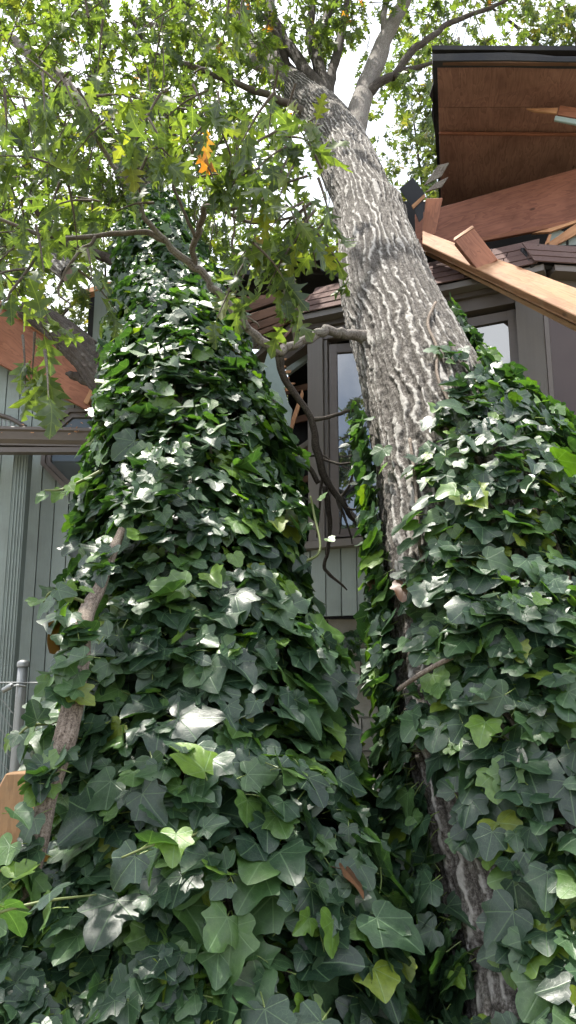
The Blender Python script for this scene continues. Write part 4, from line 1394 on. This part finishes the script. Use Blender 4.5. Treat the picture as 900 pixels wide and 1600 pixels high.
# leaves lying over the dead stem
sr = np.array([(*D(u, v, d), r * d / FPX) for u, v, d, r in stem_rows])
sq = spline(sr, 200)[:, :3]
sv = proj(sq)[1]
pick = np.where(((sv > 880) & (sv < 908)) | ((sv > 985) & (sv < 1032)) | ((sv > 1060) & (sv < 1095)) | ((sv > 1195) & (sv < 1290)) | (sv > 1340))[0]
pick = RNG.choice(pick, 60)
n3 = unit(np.tile((-0.2, -0.85, 0.4), (60, 1)) + RNG.normal(0, 0.25, (60, 3)))
tip, z = ivy_orient(n3)
Lx = Leaves(sq[pick] + n3 * 0.05 + RNG.normal(0, 0.02, (60, 3)) - tip * 0.03, tip, z, RNG.uniform(0.06, 0.095, 60))
for k in Ll.__dict__:
    setattr(Ll, k, np.concatenate((getattr(Ll, k), getattr(Lx, k))))

# right trunk
N = 19000
sp = len_param(TR, N)
th = RNG.uniform(-1.1, 3.9, N)
c, r, n, t = surf(TR, sp, th)
u, v, d = proj(c + n * (r + 0.06)[:, None])
th_b = np.interp(v, [560, 650, 760, 900, 1100, 1300, 1420, 1700], [1.50, 2.0, 2.22, 2.32, 2.42, 2.48, 2.44, 2.36]) + (vnoise(v / 45, 3.3, 9) - 0.5) * 0.5
v_top = np.interp(th, [-1, 0, 0.6, 1.2, 1.57, 2.0], [490, 505, 530, 575, 602, 645]) + (vnoise(th * 3, 1.5, 19) - 0.5) * 60
right = (th < th_b) & (v > v_top)
left = (th > np.interp(v, [900, 1250], [2.86, 2.78])) & (th < 3.55) & (v > 620) & (RNG.random(N) < np.interp(v, [620, 850, 1000], [0.38, 0.6, 0.8]))
strip = (~right) & (~left) & (v > 640) & (vnoise(th * 5, v / 60, 23) > 0.72) & (RNG.random(N) < 0.35)
patch = (np.hypot((th - 1.35) / 0.28, (v - 545) / 16) < 1) & (RNG.random(N) < 0.7)
patch |= (np.hypot((th - 0.25) / 0.35, (v - 500) / 40) < 1) & (RNG.random(N) < 0.5)
keep = right | left | strip | patch
extra = np.where(right, np.interp(th, [-1.1, 0, 0.8, 1.5, 2.3], [0.32, 0.33, 0.25, 0.15, 0.06]) * np.interp(v, [500, 540, 600, 660, 760, 1100, 1700], [0.05, 0.12, 0.4, 0.75, 1.0, 0.95, 0.85]), np.where(left, np.interp(v, [620, 850, 1000], [0.04, 0.05, 0.065]), 0.02))
lump = (vnoise(th * 2.2, v / 65.0, 81) - 0.5) * 0.5 + 1.0
layer = RNG.random(N) ** 1.5
rr = r + extra * lump - layer * np.where(right, 0.12, 0.06) * (extra > 0.05) + 0.012
rr = np.maximum(rr, r + 0.012)
pos = c + n * rr[:, None]
size = np.interp(v, [450, 600, 900, 1200, 1700], [0.052, 0.064, 0.074, 0.080, 0.085]) * np.clip(RNG.lognormal(0, 0.28, N), 0.5, 1.7)
size = np.where(patch | strip, size * 0.75, size)
tip, z = ivy_orient(n, upw=np.interp(v, [500, 800, 1100], [0.35, 0.45, 0.5]))
Lr = Leaves(pos, tip, z, size).take(keep)
register(Lr, IVY_NEAR, IVY_FAR, M['ivy'], ivy_r, lim=2.7)

# between the trunks
N = 2600
yy = RNG.uniform(2.0, 4.7, N)
xx = RNG.uniform(-0.15, 0.95, N)
zz = 0.62 + 0.09 * (yy - 2) + (vnoise(xx * 5, yy * 4, 41) - 0.5) * 0.5 + RNG.uniform(-0.25, 0.0, N)
pos = np.column_stack((xx, yy, zz))
u, v, d = proj(pos)
nn = unit(np.tile((0.0, -0.7, 0.7), (N, 1)) + RNG.normal(0, 0.3, (N, 3)))
tip, z = ivy_orient(nn)
Lm = Leaves(pos, tip, z, RNG.uniform(0.06, 0.115, N))
# a curtain on the foundation itself
N2 = 700
uu, vv = RNG.uniform(515, 690, N2), RNG.uniform(985, 1450, N2)
hole = (np.hypot((uu - 590) / 40, (vv - 1180) / 105) < 1) | (np.hypot((uu - 655) / 14, (vv - 1365) / 45) < 1)
sel = ~hole & ((vnoise(uu / 40, vv / 50, 77) > 0.38))
pos = np.array([P(a, b, y) for a, b, y in zip(uu, vv, RNG.uniform(4.72, 5.02, N2))])
nn = unit(np.tile((0.1, -1.0, 0.3), (N2, 1)) + RNG.normal(0, 0.3, (N2, 3)))
tip, z = ivy_orient(nn)
L2 = Leaves(pos, tip, z, RNG.uniform(0.07, 0.12, N2)).take(sel)
for k in Lm.__dict__:
    setattr(Lm, k, np.concatenate((getattr(Lm, k), getattr(L2, k))))
register(Lm, IVY_NEAR, IVY_FAR, M['ivy'], ivy_m, lim=2.7)

# woody ivy stems running up the trunks
for k in range(14):
    th0 = RNG.uniform(0.2, 3.0)
    a0, a1 = sorted(RNG.uniform(0.05, 0.8, 2))
    ss = np.linspace(a0, min(a1 + 0.15, 0.85), 9)
    c, r, n, t = surf(TL, ss, th0 + np.cumsum(RNG.normal(0, 0.14, 9)))
    u, v, d = proj(c)
    env = np.interp(v, [330, 380, 440, 500, 600, 700, 1700], [0.12, 0.16, 0.23, 0.29, 0.34, 0.38, 0.46])
    q = c + n * (env * 0.86)[:, None]
    tube('stem', np.column_stack((q, np.full(9, 0.006))), M['stick'], ivy_l, n=6)
for k in range(12):
    th0 = RNG.uniform(0.0, 2.3)
    a0 = RNG.uniform(0.05, 0.4)
    ss = np.linspace(a0, a0 + RNG.uniform(0.1, 0.25), 9)
    c, r, n, t = surf(TR, ss, th0 + np.cumsum(RNG.normal(0, 0.12, 9)))
    tube('stem', np.column_stack((c + n * (r + 0.02)[:, None], np.full(9, 0.007))), M['stick'], ivy_r, n=6)
ptube('stem', [(622, 1078, 2.48, 3.5), (650, 1058, 2.42, 4), (690, 1035, 2.40, 4), (735, 1015, 2.40, 3.5), (770, 1000, 2.42, 3)], M['stick'], ivy_r, n=8)
# loose trailing shoots: a stalk with leaves on both sides
def shoot(rows, parent, nleaf, size, lst):
    pts = np.array([(*D(u, v, d), r * d / FPX) for u, v, d, r in rows])
    ptube('shoot', rows, M['shoot'], parent, n=6)
    p = spline(pts, nleaf + 2)[1:-1, :3]
    side = np.where(np.arange(nleaf) % 2, 1, -1)[:, None] * np.array((0.03, 0, 0.02))
    nn = unit(np.tile((0.0, -0.6, 0.7), (nleaf, 1)) + RNG.normal(0, 0.4, (nleaf, 3)))
    tip = unit(side * 20 + DOWN * 0.5 + RNG.normal(0, 0.4, (nleaf, 3)))
    lst.append(Leaves(p + side, tip, nn, RNG.uniform(0.6, 1.2, nleaf) * size, RNG.uniform(0.78, 0.99, nleaf)))


sm, ns_, ls_, b_ = new_mat('green_shoot')
b_.inputs['Base Color'].default_value = (0.14, 0.17, 0.06, 1)
b_.inputs['Roughness'].default_value = 0.6
M['shoot'] = sm
shl = []
shoot([(160, 735, 3.3, 3), (120, 755, 3.25, 2.4), (95, 765, 3.2, 2), (70, 766, 3.2, 1.5)], ivy_l, 5, 0.055, shl)
shoot([(130, 940, 2.3, 3), (105, 930, 2.25, 2.4), (80, 925, 2.2, 2), (68, 940, 2.2, 1.5)], ivy_l, 6, 0.06, shl)
shoot([(110, 1120, 2.3, 4), (75, 1130, 2.25, 3), (45, 1135, 2.2, 2), (28, 1150, 2.2, 2)], ivy_l, 7, 0.075, shl)
shoot([(340, 1285, 2.05, 1.5), (290, 1310, 1.9, 2.2), (240, 1320, 1.85, 2), (190, 1340, 1.85, 1.5)], ivy_l, 6, 0.08, shl)
shoot([(150, 1398, 1.80, 1.5), (70, 1408, 1.68, 2.4), (0, 1425, 1.65, 2.6), (-40, 1440, 1.65, 2.6)], ivy_l, 4, 0.08, shl)
shoot([(470, 880, 3.0, 3), (500, 860, 3.0, 2), (490, 800, 3.1, 2), (485, 775, 3.1, 1.5)], ivy_l, 4, 0.06, shl)
Ls = shl[0]
for k in Ls.__dict__:
    setattr(Ll, k, np.concatenate([getattr(Ll, k)] + [getattr(q, k) for q in shl]))

# ------------------------------------------------------------------ oak foliage
def spray(bases, dirs, lens, per, size, twigs, spread=0.75, droop=0.5):
    """Twigs with a rosette of leaves near the end of each."""
    out = []
    for b, dr, ln in zip(bases, dirs, lens):
        k = max(3, int(per * RNG.uniform(0.7, 1.3)))
        f = 1 - RNG.random(k) ** 1.7 * 0.75
        e = b + dr * ln + DOWN * droop * 0.25 * ln
        mid = b + dr * ln * 0.5
        p = (b * ((1 - f) ** 2)[:, None] + 2 * mid * ((1 - f) * f)[:, None] + e * (f ** 2)[:, None])
        tip = unit(dr * 0.7 + RNG.normal(0, spread, (k, 3)) + DOWN * droop)
        nn = unit(UP * 1.0 + RNG.normal(0, 0.55, (k, 3)))
        s = size * RNG.uniform(0.65, 1.2, k)
        out.append((p + tip * (s * 0.2)[:, None], tip, nn, s))
        if twigs is not None:
            twigs.append(np.array([(*b, 0.006), (*mid, 0.004), (*e, 0.0018)]))
    return Leaves(*[np.concatenate([o[i] for o in out]) for i in range(4)])


def twig_mass(name, tw, mat, parent):
    Vs, Fs, Us, k = [], [], [], 0
    for t in tw:
        p = spline(t, 5)
        V, F, uv, _ = tube_arrays(p[:, :3], p[:, 3], 4)
        Vs.append(V); Fs.append(F + k); Us.append(uv); k += len(V)
    o = link(name, fast_mesh(name, np.vstack(Vs), np.vstack(Fs), np.vstack(Us)), mat, parent)
    return tag(o, kind='stuff')


def rdirs(n, bias=(0, 0, 0), s=1.0):
    return unit(RNG.normal(0, s, (n, 3)) + np.array(bias))


# near branch with large leaves (clumps: u, v, depth, spread in px, number of twigs)
near = [(60, 560, 3.0, 40, 3), (30, 545, 3.0, 25, 3), (125, 440, 3.1, 30, 3), (60, 410, 3.2, 55, 6), (20, 350, 3.2, 50, 6), (110, 310, 3.3, 60, 9), (30, 250, 3.3, 60, 8),
        (140, 320, 3.3, 45, 4), (180, 200, 3.2, 60, 9), (240, 180, 3.2, 60, 9), (300, 160, 3.2, 50, 8), (250, 240, 3.3, 60, 9), (310, 250, 3.2, 55, 9), (350, 220, 3.2, 45, 7), (280, 285, 3.4, 45, 5),
        (440, 200, 3.1, 50, 9), (480, 160, 3.1, 35, 4), (400, 210, 3.1, 45, 7), (500, 210, 3.0, 30, 6), (470, 270, 3.0, 45, 8), (450, 340, 3.0, 40, 8), (510, 310, 2.9, 28, 5), (410, 405, 2.9, 30, 8),
        (455, 380, 2.9, 36, 9), (400, 390, 3.0, 30, 5), (440, 425, 2.85, 20, 5), (490, 370, 2.9, 36, 7), (100, 150, 3.3, 60, 8), (40, 150, 3.3, 60, 7), (150, 90, 3.4, 60, 6), (215, 320, 3.4, 35, 2),
        (420, 300, 3.1, 40, 5), (10, 470, 3.1, 30, 3), (380, 5, 3.0, 18, 2)]
tw_r, Bs, Ds, Ln = [], [], [], []
for (u, v, d, sprd, k) in near:
    for _ in range(max(2, int(k * 0.48))):
        b = D(u + RNG.normal(0, sprd * 0.5), v + RNG.normal(0, sprd * 0.5) - 20, d + RNG.normal(0, 0.22))
        Bs.append(b)
        Ds.append(rdirs(1, (0, 0.0, -0.55), 0.6)[0])
        Ln.append(RNG.uniform(0.12, 0.26))
Ln_near = spray(Bs, Ds, Ln, 6, 0.112, tw_r, droop=0.7)
register(Ln_near, OAK_NEAR, OAK_NEAR, M['oak'], oak_r, lim=99)

# crown of the fallen left oak, farther back and over the roof
def cloud(clumps, per, size, tw, leng=(0.3, 0.7)):
    B, Dd, Le = [], [], []
    for (u, v, d, sprd, k) in clumps:
        c0 = D(u, v, d)
        rm = sprd * d / FPX
        for _ in range(k):
            off = RNG.normal(0, 0.55, 3) * rm
            B.append(c0 + off)
            Dd.append(rdirs(1, (0, 0, -0.15) + 0.5 * unit(off), 0.6)[0])
            Le.append(RNG.uniform(*leng))
    return spray(B, Dd, Le, per, size, tw, droop=0.45)


tw_l = []
cl = []
for k in range(74):
    u, v = RNG.uniform(-90, 350), RNG.uniform(-120, 420)
    if u > 215 and v > 330 and u < 330: continue
    if v > 320 and u > 120: continue
    d = RNG.uniform(5.6, 9.5)
    cl.append((u, v, d, 62, 8))
Lc = cloud(cl, 9, 0.13, tw_l)
register(Lc, OAK_NEAR, OAK_NEAR, M['oak'], oak_l, lim=99)

# upper crown of the right oak
cl = []
for k in range(120):
    u, v = RNG.uniform(330, 760), RNG.uniform(-260, 330)
    if v > 60 and 500 < u < 600: continue
    if 520 < u < 640 and 20 < v < 200: continue
    if v > 150 and u > 620: continue
    if v > 20 and u > 400 and RNG.random() < 0.45: continue
    cl.append((u, v, RNG.uniform(7.5, 11.5), 48, 6))
Lc2 = cloud(cl, 9, 0.13, tw_r)
tw_far = []
leaf_mass('upper_foliage', Lc2, OAK_NEAR, M['oak'], oak_r)

twig_mass('fine_twigs', tw_r, M['twig'], oak_r)
twig_mass('fine_twigs', tw_l, M['twig'], oak_l)

# ------------------------------------------------------------------ standing trees behind the house
def standing_tree(x, y, h, crown, nclump, label, trunk_r=0.2, mat='oak_far', size=0.17, per=9, cz=0.62):
    tr = empty('shade_tree', (x, y, 0), label=label, cat='tree', group='trees beyond the house')
    lean = RNG.uniform(-0.5, 0.5)
    top = np.array((x + lean, y + RNG.uniform(-0.4, 0.4), h * 0.9))
    tube('trunk', [(x, y, -0.2, trunk_r * 1.2), (x + lean * 0.2, y, h * 0.3, trunk_r), (x + lean * 0.6, y, h * 0.6, trunk_r * 0.65), (*top, trunk_r * 0.15)], M['limb_dark'], tr, n=12)
    B, Dd, Le = [], [], []
    cc = np.array((x + lean * 0.6, y, h * cz))
    for k in range(nclump):
        o = unit(RNG.normal(0, 1, 3)) * RNG.uniform(0.35, 1.0) * np.array(crown)
        c0 = cc + o
        if k % 4 == 0:
            s0 = np.array((x + lean * 0.5, y, h * (cz - 0.18)))
            m0 = (s0 + c0) / 2 + RNG.normal(0, 0.25, 3)
            tube('limb', [(*s0, trunk_r * 0.35), (*m0, trunk_r * 0.2), (*c0, trunk_r * 0.06)], M['limb_dark'], tr, n=7)
        for _ in range(7):
            off = RNG.normal(0, 0.42, 3)
            B.append(c0 + off)
            Dd.append(rdirs(1, o * 0.3 + np.array((0, 0, -0.2)), 0.6)[0])
            Le.append(RNG.uniform(0.3, 0.7))
    L = spray(B, Dd, Le, per, size, None, droop=0.4)
    leaf_mass('foliage', L, OAK_FAR, M[mat], tr)
    return tr


standing_tree(-6.5, 13.5, 13.5, (3.2, 2.6, 5.2), 130, 'full green tree beyond the far left of the house', 0.22)
standing_tree(-2.6, 15.5, 14.5, (2.8, 2.4, 5.0), 120, 'green tree behind the left leaning trunk top', 0.20)
standing_tree(0.9, 18.5, 15.0, (2.5, 2.2, 4.6), 105, 'thin airy tree seen through the forked limbs', 0.18)
standing_tree(2.5, 12.0, 14.0, (1.4, 1.5, 3.8), 110, 'tree with yellowing leaves left of the roof corner', 0.17)
standing_tree(5.0, 10.8, 17.0, (2.5, 2.0, 3.6), 100, 'tall tree beyond the roof corner at upper right', 0.22, cz=0.72)

# unseen standing tree at the left, added so its boughs shade the ivy
sh = empty('shade_tree', (-4.6, 3.6, 0), label='unseen standing shade tree at the left whose boughs spread overhead', cat='tree')
tube('trunk', [(-4.6, 3.6, -0.2, 0.26), (-4.5, 3.6, 4, 0.2), (-4.2, 3.6, 8, 0.16), (-4.0, 3.6, 12, 0.05)], M['limb_dark'], sh, n=12)
B, Dd, Le = [], [], []
for k in range(24):
    c0 = np.array((-2.0, 3.4, 10.6)) + np.clip(RNG.normal(0, 0.55, 3), -1, 1) * np.array((2.6, 2.4, 0.9))
    if k % 3 == 0:
        tube('bough', [(-4.1, 3.6, 8.6, 0.07), (*((np.array((-4.1, 3.6, 8.6)) + c0) / 2 + np.array((0, 0, 0.3))), 0.04), (*c0, 0.012)], M['limb_dark'], sh, n=7)
    for _ in range(6):
        B.append(c0 + RNG.normal(0, 0.32, 3)); Dd.append(rdirs(1, (0, 0, -0.2), 0.6)[0]); Le.append(RNG.uniform(0.25, 0.5))
leaf_mass('foliage', spray(B, Dd, Le, 9, 0.16, None, droop=0.4), OAK_FAR, M['oak_far'], sh)

# ------------------------------------------------------------------ leaves: those that show largest become parts, the rest one mass
G = 3.0
W_, H_ = int(900 / G), int(1600 / G)
zb = np.full((H_, W_), 1e9)
ib = np.full((H_, W_), -1, int)
allc, allz, alls = [], [], []
for L, *_r in REG:
    ctr = L.pos + L.y * (L.size * 0.45)[:, None]
    u, v, d = proj(ctr)
    fac = np.abs((L.z * unit(ctr - CAM)).sum(1))
    allc.append(np.column_stack((u, v, L.size * FPX / d * 0.40 * np.sqrt(0.25 + 0.75 * fac))))
    allz.append(d)
C_, Z_ = np.vstack(allc), np.concatenate(allz)
for i in np.argsort(-Z_):
    u, v, r = C_[i]
    if u < -r or v < -r or u > 900 + r or v > 1600 + r:
        continue
    x0, x1 = max(0, int((u - r) / G)), min(W_, int((u + r) / G) + 1)
    y0, y1 = max(0, int((v - r) / G)), min(H_, int((v + r) / G) + 1)
    if x1 > x0 and y1 > y0:
        ib[y0:y1, x0:x1] = i
vis = np.bincount(ib[ib >= 0].ravel(), minlength=len(Z_))
k0 = 0
for (L, near_t, far_t, mat, parent, name, lim, count) in REG:
    vv = vis[k0:k0 + len(L.pos)]
    dz = Z_[k0:k0 + len(L.pos)]
    k0 += len(L.pos)
    best = np.zeros(len(vv), bool)
    best[np.argsort(-vv)[:count]] = True
    leaf_objects(L.take(best), IVY_FINE if near_t is IVY_NEAR else near_t, mat, parent, name)
    rest = ~best
    nearm = rest & (dz < lim)
    farm = rest & (dz >= lim)
    if farm.sum() and nearm.sum() and near_t is not far_t:
        # one mass of both levels of detail
        o1 = leaf_mass('leaf_mass', L.take(nearm), near_t, mat, parent)
        o2 = leaf_mass('leaf_mass', L.take(farm), far_t, mat, parent)
        bm = bmesh.new()
        bm.from_mesh(o1.data)
        bm.from_mesh(o2.data)
        bm.to_mesh(o1.data)
        bm.free()
        bpy.data.objects.remove(o2)
    else:
        leaf_mass('leaf_mass', L.take(rest), near_t if nearm.sum() else far_t, mat, parent)

print('objects', len(bpy.data.objects), 'tris', sum(len(o.data.loops) - 2 * len(o.data.polygons) for o in bpy.data.objects if o.type == 'MESH'))
